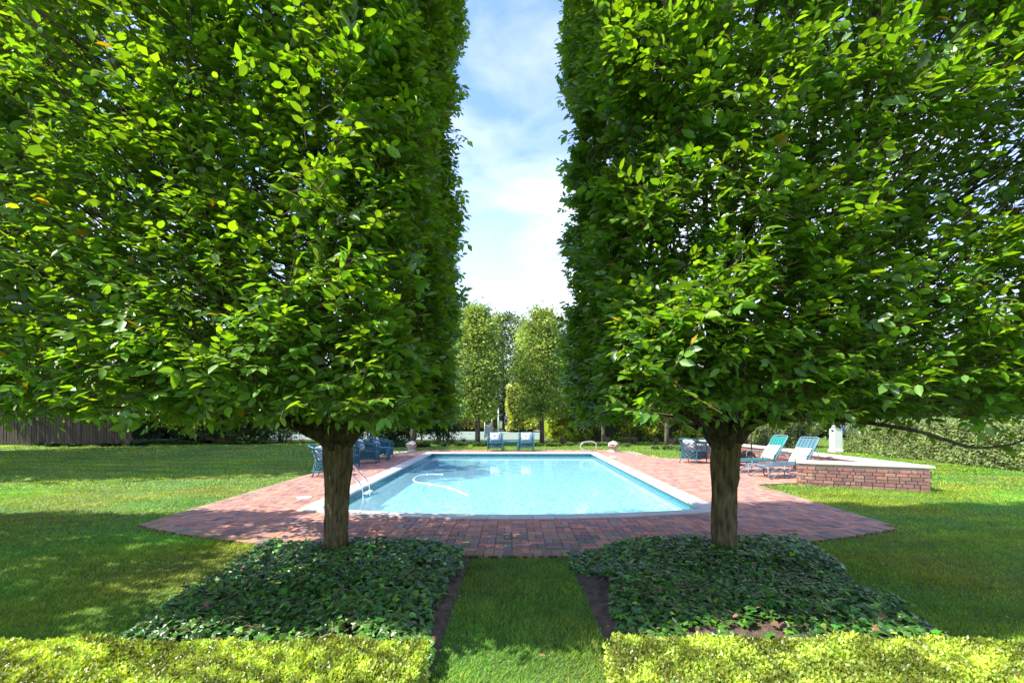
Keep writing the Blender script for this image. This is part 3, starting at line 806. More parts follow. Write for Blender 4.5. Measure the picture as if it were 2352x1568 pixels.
# taller loose trees behind the court
G2 = 'tall loose trees behind the court'
for (x, y, h, rw, sd, lb, c) in ((-4.6, 50, 12.6, 3.2, 71, 'tall loose tree with a ragged top behind the left slim tree', (.075, .12, .05)),
                             (-.8, 53, 12.4, 3.7, 72, 'tall loose tree rising between the two slim trees behind the court', (.11, .16, .06)),
                             (4.9, 52, 9.8, 4.0, 73, 'lower tree behind the right slim tree', (.10, .16, .05)),
                             (-12, 49, 13, 4.5, 74, 'broad dark tree far behind the left shrubs', (.06, .10, .035)),
                             (-21, 47, 13, 5, 75, 'broad dark tree far behind the left lawn', (.05, .09, .03)),
                             (-31, 44, 13, 5, 76, 'dark tree far behind the wooden fence', (.05, .09, .03)),
                             (14, 50, 9, 4, 77, 'broad tree far behind the right glossy hedge', (.09, .14, .045)),
                             (23, 52, 10, 4.5, 78, 'broad tree far behind the patio table', (.09, .14, .045)),
                             (33, 46, 9, 4.5, 79, 'broad tree beyond the right clipped hedge', (.10, .15, .05)),
                             (41, 40, 9, 4.5, 80, 'tree at the far right beyond the clipped hedge', (.10, .15, .05))):
    leaf_cloud_tree('background_tree', x, y, h, 1.0, rw, rw * .9, sd, lb, c, 5200 if abs(x) > 8 else 15000, .42 if abs(x) > 8 else .24, .25, G2, 'round', clump=.8, thr=0)
# big trees off to the left whose shade falls on the lawn and pool
G3 = 'big shade trees beyond the left lawn'
for (x, y, h, rw, rd, sd, lb) in ((-18.7, 13.4, 18.2, 5.6, 3.0, 91, 'big dark tree standing left of the lawn, nearest'),
                            (-22.5, 18.6, 21, 7.5, 4.0, 92, 'big dark tree left of the lawn, second'),
                            (-27, 28, 12, 4.5, 4.5, 93, 'big dark tree behind the wooden fence')):
    leaf_cloud_tree('shade_tree', x, y, h, 4.6, rw, rd, sd, lb, (.05, .09, .025), 15000, .36, .35, G3, 'round', thr=-.1, clump=1.2)

# ------------------------------------------------------------------ hedges as boxes of leaves
def hedge(name, corners, h, label, col, dens, ll, seed, mat=None, group=None, bump=.08, zb=0.02, tmpl=T_TRI, cat='hedge', tone=.3, flat=.5, core=(.03, .045, .015), wr=.6, topd=1.0, bscale=2.2, gap=0.0):
    """corners: 4 plan points counter-clockwise"""
    global RNG
    RNG = np.random.default_rng(seed)
    c = np.array(corners).mean(0)
    root = tag(empty(name, (c[0], c[1], GZ)), label, cat, group)
    na = Noise3(seed, bscale); nb = Noise3(seed + 1, bscale * 3)
    Ps = []; Ns = []
    for i in range(4):
        a = np.array(corners[i]); b = np.array(corners[(i + 1) % 4]); d = b - a; Ln = np.linalg.norm(d); nrm_ = np.array([d[1], -d[0]]) / Ln
        k = int(Ln * (h - zb) * dens); t = RNG.random(k)
        P = np.zeros((k, 3)); P[:, :2] = a + d * t[:, None]; P[:, 2] = RNG.uniform(zb, h, k)
        Nn = np.zeros((k, 3)); Nn[:, :2] = nrm_; Ps.append(P); Ns.append(Nn)
    a, b, c_, d_ = [np.array(q) for q in corners]
    area = np.linalg.norm(b - a) * np.linalg.norm(d_ - a); k = int(area * dens * topd)
    u = RNG.random(k)[:, None]; v = RNG.random(k)[:, None]
    P = np.zeros((k, 3)); P[:, :2] = (a * (1 - u) + b * u) * (1 - v) + (d_ * (1 - u) + c_ * u) * v; P[:, 2] = h
    Nn = np.zeros((k, 3)); Nn[:, 2] = 1; Ps.append(P); Ns.append(Nn)
    P = np.concatenate(Ps); Nn = np.concatenate(Ns)
    dep = RNG.exponential(.35, len(P)).clip(0, 1.2) * ll * 2.2
    hz_ = na(P)
    if gap > 0:
        kp = (nb(P) * .6 + hz_ * .6 < 1.1 - gap) | (P[:, 2] > h * .55); P = P[kp]; Nn = Nn[kp]; dep = dep[kp]; hz_ = hz_[kp]
    P = P + Nn * (hz_ * bump + nb(P) * bump * .35 - dep)[:, None]
    n = len(P)
    D = nrm(Nn * .8 + RNG.normal(0, .75, (n, 3)) + np.array([0, 0, .25])); NN = nrm(Nn * flat + RNG.normal(0, .55, (n, 3)) + np.array([0, 0, .7]))
    Ls = ll * RNG.uniform(.6, 1.35, n)
    C = jitter_col(col, n, .2, .12) * np.clip(1 + tone * nb(P * 1.4), .5, 1.8)[:, None]
    P = P - np.array([c[0], c[1], 0])
    V, F, Cq = leaves(P, D, NN, Ls, Ls * wr, tmpl, C.clip(.003, .85))
    np_mesh('foliage', V, F, Cq, mat or M_FAR, root)
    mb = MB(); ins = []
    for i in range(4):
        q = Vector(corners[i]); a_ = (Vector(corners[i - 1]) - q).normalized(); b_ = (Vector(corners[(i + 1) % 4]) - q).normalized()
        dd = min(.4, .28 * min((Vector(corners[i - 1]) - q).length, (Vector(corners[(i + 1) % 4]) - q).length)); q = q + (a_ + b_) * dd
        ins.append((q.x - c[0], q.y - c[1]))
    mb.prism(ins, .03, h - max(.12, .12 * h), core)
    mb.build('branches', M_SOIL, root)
    return root

# foreground box hedges
BOX = (.29, .37, .045)
def box_hedge(x0, x1, seed, label):
    return hedge('box_hedge', [(x0, 1.75), (x1, 1.75), (x1, 2.74), (x0, 2.74)], .365, label, BOX, 9000, .021, seed, M_BOX, 'low box hedges at the path mouth', bump=.018, tmpl=T_DIAM, tone=.42, flat=.9, core=(.05, .05, .02), wr=.62, topd=2.0, bscale=5)
box_hedge(-3.4, -.47, 101, 'low yellow green box hedge at the bottom left of the path')
box_hedge(.56, 3.5, 102, 'low yellow green box hedge at the bottom right of the path')

# yew hedge on the right and its pieces
hedge('clipped_hedge', [(14.35, 9.5), (16.0, 9.5), (16.0, 20.7), (14.35, 20.7)], 1.32, 'long low clipped grey green hedge running beside the right lawn', (.24, .31, .12), 1500, .075, 111, None, None, bump=.06, tone=.25, bscale=2.6, wr=.5)
hedge('clipped_hedge', [(12.9, 23.0), (14.6, 23.0), (14.9, 27), (12.9, 27)], 1.3, 'short clipped hedge left of the white gate pier', (.20, .26, .11), 900, .085, 112, None, None, bump=.07, tone=.25, wr=.5)
# glossy laurel hedge beyond the pool, right
hedge('laurel_hedge', [(2.2, 29.1), (13.0, 26.6), (13.0, 30), (2.2, 32)], 2.75, 'tall glossy yellow green hedge beyond the pool on the right', (.36, .44, .07), 700, .15, 113, M_BOX, None, bump=.26, tone=.35, bscale=1.6, wr=.55)
hedge('laurel_hedge', [(-.30, 41.2), (2.2, 41.2), (2.2, 44), (-.30, 44)], 3.9, 'tall yellow green hedge behind the court, right of the parked car', (.30, .35, .07), 420, .2, 114, M_BOX, None, bump=.16, tone=.3, bscale=1.4, zb=.3)
hedge('laurel_hedge', [(-13, 44.2), (-1.65, 44.2), (-1.65, 47), (-13, 47)], 2.6, 'yellow green hedge behind the court, left of the parked car', (.30, .34, .08), 320, .2, 115, M_BOX, None, bump=.14, tone=.3, bscale=1.4, zb=.35)
hedge('dark_hedge', [(-28, 41), (-13, 45), (-13, 48), (-28, 44)], 3.2, 'dark hedge behind the court at the far left', (.06, .10, .03), 150, .3, 116, None, None, bump=.2, tone=.3, bscale=1.2)
hedge('dark_hedge', [(-32, 30.5), (-20.5, 30.5), (-20.5, 32.5), (-32, 32.5)], 3.4, 'dark hedge in shade behind the wooden fence', (.04, .075, .022), 160, .3, 117, None, None, bump=.2, tone=.3, bscale=1.2)
hedge('far_hedge', [(15, 33), (40, 33), (40, 36), (15, 36)], 2.6, 'far hedge beyond the parked car at the right', (.13, .19, .05), 150, .3, 118, None, None, bump=.2, tone=.3, bscale=1.2)
# dark shrubs in front of the court on the left
G4 = 'dark shrubs between lawn and court'
for i, (x, y, h, rw, zb, lb) in enumerate(((-3.95, 27.6, 3.6, .95, .25, 'dense dark upright shrub at the left edge of the court opening'),
                           (-5.6, 28.0, 3.1, 1.2, .35, 'dark shrub with bare stems right of the grey trunk'),
                           (-8.0, 27.6, 2.9, .145e1, .6, 'open dark shrub showing the pale court between its stems'),
                           (-10.6, 28.1, 2.8, 1.3, .6, 'open dark shrub behind the four left armchairs'),
                           (-13.2, 27.4, 2.6, 1.35, .35, 'rounded mid green shrub behind the left trunk'),
                           (-15.9, 28.0, 2.8, 1.4, .4, 'dark shrub with a crooked stem beyond the left lawn'),
                           (-18.4, 27.4, 3.0, 1.5, .5, 'dark shrub right of the far left tree trunk'),
                           (-21.8, 27.2, 2.9, 1.5, .3, 'dark shrub left of the far left tree trunk'),
                           (-6.8, 27.0, 1.5, 1.1, .12, 'low dark shrub between the grey trunk and the open shrub'),
                           (-9.3, 26.9, 1.3, 1.0, .12, 'low dark shrub left of the open shrub, near the armchairs'),
                           (-14.6, 26.8, 1.7, 1.2, .12, 'low dark shrub just left of the rounded green shrub'),
                           (-17.2, 26.9, 1.5, 1.2, .12, 'low dark shrub under the crooked stemmed shrub'))):
    leaf_cloud_tree('shrub', x, y, h, zb, rw, rw * .8, 130 + i, lb, (.05, .10, .03), 4200, .13, .05, G4, 'shrub', cat='shrub', stems=4, clump=.8)

# ------------------------------------------------------------------ low planting
def clump(name, x, y, rx, ry, h, n, ll, col, label, group, seed, kind='hosta', cat='plant'):
    global RNG
    RNG = np.random.default_rng(seed)
    nf = max(3, int(rx * ry * 14)); fx = RNG.uniform(-rx, rx, nf); fy = RNG.uniform(-ry, ry, nf)
    k = fx ** 2 / rx ** 2 + fy ** 2 / ry ** 2 < 1; fx = fx[k]; fy = fy[k]; nf = max(1, len(fx))
    if len(fx) == 0: fx = np.array([0.]); fy = np.array([0.])
    idx = RNG.integers(0, nf, n); an = RNG.uniform(0, 2 * PI, n)
    if kind == 'hosta':
        r = RNG.uniform(.02, .16, n); z = h * RNG.uniform(.35, 1, n) * (1 - r * 2.2)
        P = np.stack([fx[idx] + r * np.cos(an), fy[idx] + r * np.sin(an), z], 1)
        D = np.stack([np.cos(an), np.sin(an), RNG.uniform(-.4, .4, n)], 1); NN = np.stack([-.3 * np.cos(an), -.3 * np.sin(an), np.ones(n)], 1) + RNG.normal(0, .25, (n, 3))
        Ls = ll * RNG.uniform(.6, 1.3, n); W = Ls * .6
    else:
        P = np.stack([fx[idx] + RNG.normal(0, .05, n), fy[idx] + RNG.normal(0, .05, n), np.zeros(n)], 1)
        D = np.stack([np.cos(an) * .35, np.sin(an) * .35, np.ones(n)], 1); NN = np.stack([np.cos(an), np.sin(an), np.zeros(n) + .1], 1)
        Ls = h * RNG.uniform(.5, 1.15, n); W = np.full(n, ll)
    C = jitter_col(col, n, .22, .12)
    V, F, Cq = leaves(P, D, NN, Ls, W, T_DIAM if kind == 'hosta' else T_BLADE, C)
    o = np_mesh(name, V, F, Cq, M_FAR); o.location = (x, y, GZ); tag(o, label, cat, group); return o
G5 = 'leafy plants round the far tree trunks'
for i, (x, y, rx, ry, c, lb) in enumerate(((-2.1, 24.6, 1.5, .8, (.05, .12, .04), 'dark leafy plants at the foot of the slim tree left of the court gap'),
                               (2.3, 25.0, 1.6, .8, (.12, .19, .06), 'patch of bright leafy plants right of the right far armchair'),
                               (4.6, 24.4, 1.3, .7, (.12, .19, .07), 'patch of leafy plants left of the right stone urn'),
                               (7.9, 21.9, 1.6, .8, (.13, .20, .06), 'patch of leafy plants beside the right wicker armchair'),
                               (-5.9, 23.8, 2.0, .7, (.05, .12, .06), 'patch of dark leafy plants behind the left stone urn'),
                               (-16.5, 26.0, 3.4, .6, (.08, .14, .05), 'row of hostas along the shaded edge of the left lawn'),
                               (-21.5, 24.4, 3.0, .6, (.03, .06, .035), 'dark low creeper at the foot of the wooden fence'))):
    clump('leafy_plants', x, y, rx, ry, .2, int(1400 * rx * ry), .13, c, lb, G5, 150 + i)
G6 = 'grassy tufts at the hedge feet'
for i, (x, y, rx, ry, h, c, lb) in enumerate(((4.4, 26.9, 2.6, .35, .42, (.27, .21, .15), 'strip of mauve brown seed heads at the foot of the glossy hedge'),
                                  (10.0, 25.6, 2.9, .4, .42, (.25, .20, .15), 'strip of mauve brown seed heads behind the patio table'),
                                  (-3.4, 26.0, .9, .3, .45, (.16, .15, .09), 'grey brown tuft at the left edge of the court opening'),
                                  (-4.7, 24.6, .3, .25, .35, (.42, .27, .10), 'dry orange tuft right of the left stone urn'),
                                  (-9.0, 26.3, 3.2, .35, .4, (.13, .13, .08), 'grey brown strip of tufts behind the left armchairs'))):
    clump('grass_tuft', x, y, rx, ry, h, int(1300 * max(rx * ry, .3)), .016, c, lb, G6, 170 + i, 'tuft')

# ------------------------------------------------------------------ ivy beds
def ivy(bed, seed, side, label, n=9800):
    global RNG
    RNG = np.random.default_rng(seed)
    x0 = min(q[0] for q in bed); x1 = max(q[0] for q in bed)
    X = RNG.uniform(x0 - .05, x1 + .05, n * 2); Y = RNG.uniform(2.72, 6.2, n * 2)
    n3 = Noise3(seed, 2.8)
    ins = in_poly(X, Y, bed) & (Y < 5.52 + .052 * X * X)
    # bare soil margins
    P0 = np.stack([X, Y, 0 * X], 1)
    if side == 'left':
        bare = (X > -.62 + .07 * n3(P0)) | (X < -2.60 - .119 * (Y - 2.6) + .05 * n3(P0))
    else:
        bare = (X < .83 - .03 * (Y - 3) + .09 * n3(P0)) | (X > 2.72 + .22 * (Y - 2.6) + .06 * n3(P0)) | ((Y < 3.1 + .15 * n3(P0)) & (X < 1.2))
    k = ins & ~bare & ~((n3(P0 * 1.6) > 1.7) & (RNG.random(n * 2) < .8)); X = X[k][:n]; Y = Y[k][:n]; n = len(X)
    tx_ = -1.97 if side == 'left' else 2.40
    near_t = np.exp(-((X - tx_) ** 2 + (Y - 5.25) ** 2) / .06)
    Z = bed_z(X, Y, bed) + .03 - .05 * near_t + .045 * np.clip(n3(np.stack([X, Y, 0 * X], 1)), -.6, 1) + RNG.uniform(0, .06, n)
    P = np.stack([X, Y, Z], 1)
    an = RNG.normal(-PI / 2, 1.1, n)     # tips lean towards the front
    D = np.stack([np.cos(an), np.sin(an), RNG.normal(-.35, .3, n)], 1)
    NN = np.stack([RNG.normal(0, .38, n), RNG.normal(-.2, .38, n), np.ones(n)], 1)
    Ls = .068 * RNG.uniform(.5, 1.4, n)
    C = jitter_col((.046, .125, .015), n, .42, .25)
    nw = RNG.random(n) < np.where(Y > 5.0, .35, .1); C[nw] = C[nw] * np.array([2.3, 2.2, 1.0])
    dead = RNG.random(n) < .012; C[dead] = np.array([.22, .13, .06])
    pt = leaves(P, D, NN, Ls, Ls * 1.0, T_IVY, C.clip(.004, .6))
    o = np_mesh('ivy', pt[0], pt[1], pt[2], M_IVY, smooth=False); tag(o, label, 'ivy', kind='stuff')
    mb = MB(); rr = random.Random(seed)
    for q in range(120):
        i = rr.randrange(n); a = rr.uniform(0, 6.28); l = rr.uniform(.12, .4); p = P[i]
        e = (p[0] + l * math.cos(a), p[1] + l * math.sin(a))
        if not (x0 + .05 < e[0] < x1 - .1 and 2.8 < e[1] < 5.5): continue
        ez = float(bed_z(np.array([e[0]]), np.array([e[1]]), bed)[0])
        mb.tube(limb_path((p[0], p[1], p[2] + .012), (e[0], e[1], ez + rr.uniform(.04, .10)), (0, 0, .02), 5, .02, rr), .0024, 4, rr.choice([(.16, .09, .055), (.26, .18, .10), (.10, .065, .04)]), cap=False)
    o2 = mb.build('ivy_stems', M_TWIG); tag(o2, 'thin brown ivy runners showing between the leaves of the %s bed' % side, 'ivy stems', kind='stuff')
ivy(BED_L, 201, 'left', 'dark ivy ground cover around the left trunk, partly sunlit')
ivy(BED_R, 202, 'right', 'dark ivy ground cover around the right trunk, mostly shaded')

# ------------------------------------------------------------------ grass
def grass():
    global RNG
    RNG = np.random.default_rng(301)
    parts = []
    nA = Noise3(302, .9); nB = Noise3(303, 3.5); nC = Noise3(305, 14)
    excl = [PATIO, BED_L, BED_R, [(-3.4, 1.7), (-.5, 1.7), (-.5, 2.72), (-3.4, 2.72)], [(.6, 1.7), (3.5, 1.7), (3.5, 2.72), (.6, 2.72)]]
    wall = [(6.7, 11.3), (6.9, 11.05), (8.6, 10.3), (8.9, 17.7), (6.2, 17.6)]
    def zone(y0, y1, dens, h, wd, xl=1.12, xmax=60):
        n = int((y1 - y0) * (y1 + y0) * xl * dens)
        if n > 1200000: n = 1200000
        Y = np.sqrt(RNG.uniform(y0 * y0, y1 * y1, n)); X = RNG.uniform(-1, 1, n) * (Y * xl + .3)
        k = np.ones(n, bool)
        for e in excl: k &= ~in_poly(X, Y, e)
        k &= ~in_poly(X, Y, wall)
        k &= np.abs(X) < xmax
        X = X[k]; Y = Y[k]; n = len(X)
        P = np.stack([X, Y, np.full(n, GZ)], 1); P2 = P * np.array([1, 1, 0])
        a = RNG.uniform(0, 2 * PI, n); a0 = nA(P2) * 1.5
        D = np.stack([np.cos(a) * .8 + .2 * np.cos(a0), np.sin(a) * .8 + .2 * np.sin(a0), np.ones(n)], 1)
        NN = np.stack([np.cos(a), np.sin(a), np.zeros(n)], 1)
        hh = h * RNG.uniform(.5, 1.25, n) * np.clip(1 + .18 * nB(P2), .5, 1.6)
        C = jitter_col((.20, .34, .03), n, .2, .13)
        C *= np.clip(1 + .13 * nA(P2) + .10 * nC(P2), .6, 1.5)[:, None]; C[:, 0] *= np.clip(1 + .16 * nB(P2 * .6), .7, 1.5)
        st = np.sin((Y + .12 * X) * 2 * PI / 1.05 + .5 * nA(P2)) * np.clip((Y - 7) / 6, 0, 1)   # mowing stripes
        C *= (1 + .13 * st)[:, None]
        dr = RNG.random(n) < .04 + .05 * np.clip(nB(P2), 0, 1.5); C[dr] = C[dr] * np.array([2.4, 1.35, 1.6])
        parts.append(leaves(P, D, NN, hh, np.full(n, wd) * RNG.uniform(.6, 1.3, n), T_BLADE, C.clip(.004, .7)))
    zone(2.3, 4.2, 11000, .042, .0042)
    zone(4.2, 6.5, 6500, .042, .0055)
    zone(6.5, 10.5, 2500, .042, .009)
    zone(10.5, 18, 650, .05, .017)
    zone(18, 29, 190, .05, .032)
    V, F, C = merge(parts)
    print('grass verts', len(V))
    o = np_mesh('grass', V, F, C, M_GRASS, smooth=False); tag(o, 'short mown green lawn grass', 'grass', kind='stuff')
grass()

# ------------------------------------------------------------------ court with net
cm, nt, N, L = newmat('court')
out = N.new('ShaderNodeOutputMaterial'); p = N.new('ShaderNodeBsdfPrincipled'); p.inputs['Roughness'].default_value = .9
tc = N.new('ShaderNodeTexCoord'); nz = N.new('ShaderNodeTexNoise'); nz.inputs['Scale'].default_value = .7; nz.inputs['Detail'].default_value = 7; L.new(tc.outputs['Object'], nz.inputs['Vector'])
rp = N.new('ShaderNodeValToRGB'); rp.color_ramp.elements[0].color = (.14, .19, .155, 1); rp.color_ramp.elements[1].color = (.18, .23, .18, 1)
L.new(nz.outputs['Fac'], rp.inputs[0]); L.new(rp.outputs[0], p.inputs['Base Color']); L.new(p.outputs[0], out.inputs[0])
mb = MB(); mb.add([(-24, 29.6, GZ + .06), (6, 29.6, GZ + .06), (6, 43, GZ + .06), (-24, 43, GZ + .06), (-24, 29.6, GZ - .02), (6, 29.6, GZ - .02)], [(0, 1, 2, 3), (4, 5, 1, 0)], (1, 1, 1))
tag(mb.build('court', cm), 'pale green tennis court surface beyond the lawn', kind='structure')
mb = MB()
for y in (31.2, 34.2, 39.5, 42): mb.box(-9, y, GZ + .066, 29, .06, .004, 0, (.75, .75, .72))
tag(mb.build('court_lines', M_PLASTIC), 'white painted lines of the tennis court', kind='structure')
mb = MB(); mb.add([(-30, 43, GZ + .012), (12, 43, GZ + .012), (12, 49, GZ + .012), (-30, 49, GZ + .012)], [(0, 1, 2, 3)], (.30, .22, .15))
tag(mb.build('driveway', M_SOIL), 'sandy brown drive behind the court', kind='structure')

nr = tag(empty('tennis_net', (-1.74, 30.9, GZ + .06)), 'grey net with a sagging white top band standing on the court', 'net')
A = Vector((0, 0, 0)); B = Vector((.22, 5.8, 0))
for q, h in ((A, 1.04), (B, 1.12)):
    mb = MB(); mb.tube([q, q + Vector((0, 0, h))], .04, 12, (.25, .36, .34)); mb.lathe([(.045, h), (.045, h + .02), (.01, h + .03)], q.x, q.y, 12, (.7, .72, .72)); mb.build('post', M_PAINT, nr)
mb = MB(); nm = MB(); K = 40
def ntop(t): return A.lerp(B, t) + Vector((0, 0, 1.0 + .08 * t - .28 * math.sin(PI * t) ** .8))
rows = [[], []]
for i in range(K + 1):
    q = ntop(i / K); rows[0].append(q + Vector((0, 0, -.06))); rows[1].append(q)
mb.grid([[tuple(p + Vector((.012, 0, 0))) for p in r] for r in rows], (.8, .8, .8)); mb.grid([[tuple(p - Vector((.012, 0, 0))) for p in r] for r in rows], (.8, .8, .8)); mb.build('top_band', M_CLOTH, nr)
for i in range(0, 61):
    t = i / 60; q = ntop(t); nm.tube([q, Vector((q.x, q.y, .05))], .005, 3, (.12, .14, .15), cap=False)
for k in range(1, 14):
    pts = []
    for i in range(0, 21):
        q = ntop(i / 20); pts.append(Vector((q.x, q.y, .05 + (q.z - .05) * k / 14)))
    nm.tube(pts, .005, 3, (.12, .14, .15), cap=False)
nm.build('netting', M_CLOTH, nr)
mb = MB(); mb.tube([(-.07 + .05 * math.cos(a), -.03, .32 + .09 * math.sin(a)) for a in [i * PI / 8 for i in range(16)]], .008, 6, (.6, .65, .65), closed=True); mb.tube([(-.07, -.03, .32), (0, -.02, .32)], .01, 6, (.6, .65, .65)); mb.build('winder', M_PAINT, nr)
pr = tag(empty('court_post', (-1.09, 38.6, GZ)), 'slim pale green post standing between net and parked car', 'post')
mb = MB(); mb.tube([(0, 0, 0), (0, 0, 2.0)], .05, 12, (.55, .66, .62)); mb.build('pole', M_PAINT, pr)
mb = MB(); mb.lathe([(.06, 2.0), (.065, 2.03), (.04, 2.07), (.01, 2.09)], 0, 0, 12, (.6, .7, .66)); mb.build('cap', M_PAINT, pr)
mb = MB(); mb.box(0, -.055, 1.05, .12, .03, .10, 0, (.6, .68, .66), .006); mb.build('bracket', M_PAINT, pr)

# ------------------------------------------------------------------ cars
def car(x, y, rz, label, body, group=None):
    root = tag(empty('parked_car', (x, y, GZ + .02), rz), label, 'car', group)
    # long axis along local Y, rear at -Y
    prof = [(-2.25, .45), (-2.3, .75), (-2.22, 1.0), (-1.95, 1.12), (-1.75, 1.58), (-1.3, 1.70), (.5, 1.68), (1.1, 1.22), (2.0, 1.05), (2.28, .8), (2.3, .45), (2.1, .3), (-2.1, .3)]
    def shell(prof, wfun, col, name, m, n=10):
        mb = MB(); rows = []
        for k in range(n + 1):
            s = -1 + 2 * k / n; row = []
            for (yy, zz) in prof:
                wd = wfun(zz); e = 1 - .06 * abs(s) ** 4
                row.append((s * wd, yy * e, zz - .03 * abs(s) ** 4))
            row.append(row[0]); rows.append(row)
        mb.grid(rows, col, smooth=True)
        c = len(rows[0]); b0 = len(mb.v) - c * (n + 1)
        mb.f.append(tuple(b0 + i for i in range(c - 1))); mb.sm.append(False)
        mb.f.append(tuple(b0 + n * c + i for i in range(c - 1))[::-1]); mb.sm.append(False)
        return mb.build(name, m, root)
    shell(prof, lambda z: .92 if z < 1.05 else .92 - (z - 1.05) * .28, body, 'body', M_CARP)
    mb = MB(); mb.box(0, -1.91, 1.35, 1.30, .05, .36, 0, (.02, .025, .03), .01); mb.build('rear_window', M_PLASTIC_D, root)
    for s in (-1, 1):
        mb = MB()
        mb.add([(s * .90, -1.65, 1.12), (s * .90, .85, 1.12), (s * .80, .42, 1.55), (s * .80, -1.45, 1.55), (s * .93, -1.65, 1.12), (s * .93, .85, 1.12), (s * .83, .42, 1.55), (s * .83, -1.45, 1.55)],
               [(0, 1, 2, 3), (7, 6, 5, 4), (0, 4, 5, 1), (1, 5, 6, 2), (2, 6, 7, 3), (3, 7, 4, 0)], (.02, .025, .03)); mb.build('side_window', M_PLASTIC_D, root)
        mb = MB(); mb.box(s * .74, -2.26, .98, .26, .08, .2, 0, (.45, .01, .01), .02); mb.build('tail_light', M_PLASTIC, root)
        for yy in (-1.4, 1.4):
            mb = MB(); mb.tube([(s * .72, yy, .33), (s * .93, yy, .33)], .34, 20, (.015, .015, .015)); wh = mb.build('wheel', M_PLASTIC, root)
            mb = MB(); mb.tube([(s * .925, yy, .33), (s * .945, yy, .33)], .2, 16, (.5, .5, .52)); mb.build('rim', M_PAINT, wh)
    mb = MB(); mb.box(0, -2.29, .52, 1.7, .14, .22, 0, (.04, .04, .045), .02); mb.build('bumper', M_PLASTIC, root)
    return root
M_CARP = attr_mat('car paint', .22, spec=.6); M_PLASTIC_D = attr_mat('dark glass', .08, spec=.8)
car(.18, 46.9, 0, 'silver car seen from behind, half hidden by the tall hedge behind the court', (.42, .43, .46))
car(23.2, 30.2, math.radians(70), 'dark blue car whose roof shows above the right clipped hedge', (.03, .05, .12))

# ------------------------------------------------------------------ low brick seat wall with coping
wr_ = tag(empty('seat_wall', (8.5, 13.5, 0)), 'low brick seat wall with a rounded cream stone coping around the lounger bay', 'wall')
WL = [(6.33, 17.35), (8.1, 17.45), (8.45, 15.6), (8.40, 13.2), (8.57, 10.36), (6.93, 11.13), (6.74, 11.30)]
def offset_line(P, d):
    o = []
    for i, p in enumerate(P):
        p = Vector(p); a = Vector(P[i - 1]) if i else p - (Vector(P[1]) - p); b = Vector(P[i + 1]) if i < len(P) - 1 else p + (p - Vector(P[-2]))
        u = (p - a).normalized(); v = (b - p).normalized(); nu = Vector((-u.y, u.x)); nv = Vector((-v.y, v.x))
        m = (nu + nv).normalized(); o.append(p + m * d / max(.45, m.dot(nu)))
    return o
th = .15
outw = offset_line(WL, th); innw = offset_line(WL, -th)
core = MB(); brk = core
random.seed(77)
H = .445
poly = [tuple(p) for p in outw] + [tuple(p) for p in reversed(innw)]
core.prism([(x - 8.5, y - 13.5) for x, y in [tuple(lerp2(o, i, .006)) for o, i in zip([tuple(p) for p in outw], [tuple(p) for p in innw])] + [tuple(lerp2(i, o, .006)) for o, i in reversed(list(zip([tuple(p) for p in outw], [tuple(p) for p in innw])))]], GZ, H - .01, (.62, .57, .52))
# bricks laid in courses on both faces, flemish-like joints
def face_bricks(P, flip):
    for a, b in zip(P, P[1:]):
        a = Vector(a); b = Vector(b); d = b - a; Ln = d.length; u = d / Ln; rz = math.atan2(d.y, d.x)
        nv = Vector((-u.y, u.x)) * (1 if flip else -1)
        for c in range(7):
            z = GZ - .01 + .038 + c * .0745; x = 0; k = c % 2
            if z + .03 > H: break
            first = True
            while x < Ln - .02:
                l = random.choice((.1, .16, .2)) if first else (.205 if random.random() < .82 else .1); first = False; k += 1
                l = min(l, Ln - x)
                if l > .04:
                    e0 = .014 if x < .001 else 0; e1 = .014 if x + l > Ln - .001 else 0
                    q = a + u * (x + l / 2 + (e1 - e0) / 2) + nv * -.0237
                    cc = random.choice([(.31, .155, .12), (.27, .135, .11), (.22, .125, .11), (.30, .18, .14)]); kk = random.uniform(.8, 1.2)
                    brk.box(q.x - 8.5, q.y - 13.5, z, l - .017 + e0 + e1, .05, .0585, rz, tuple(v * kk for v in cc), .003)
                x += l
face_bricks([tuple(p) for p in outw], False); face_bricks([tuple(p) for p in innw], True)
# ends
for (o_e, i_e) in ((outw[0], innw[0]), (innw[-1], outw[-1])): face_bricks([tuple(o_e), tuple(i_e)], True)
core.build('brickwork', M_BRICK, wr_)
cp = MB(); prof = [(.19, H), (.205, H + .02), (.205, H + .05), (.19, H + .068), (.16, H + .075), (-.16, H + .075), (-.19, H + .068), (-.205, H + .05), (-.205, H + .02), (-.19, H)]
ext = list(WL); ext[0] = (WL[0][0] - .06, WL[0][1]); ext[-1] = (WL[-1][0] - .05, WL[-1][1] + .025)
rows = [[(p.x - 8.5, p.y - 13.5, z) for p in offset_line(ext, d)] for (d, z) in prof]; rows.append(rows[0])
cp.grid(rows, (.50, .47, .41), smooth=False)
nC = len(WL)
for e in (0, nC - 1):
    f = tuple(i * nC + e for i in range(len(prof))); cp.f.append(f if e == 0 else f[::-1]); cp.sm.append(False)
cp.build('coping', M_STONE, wr_)

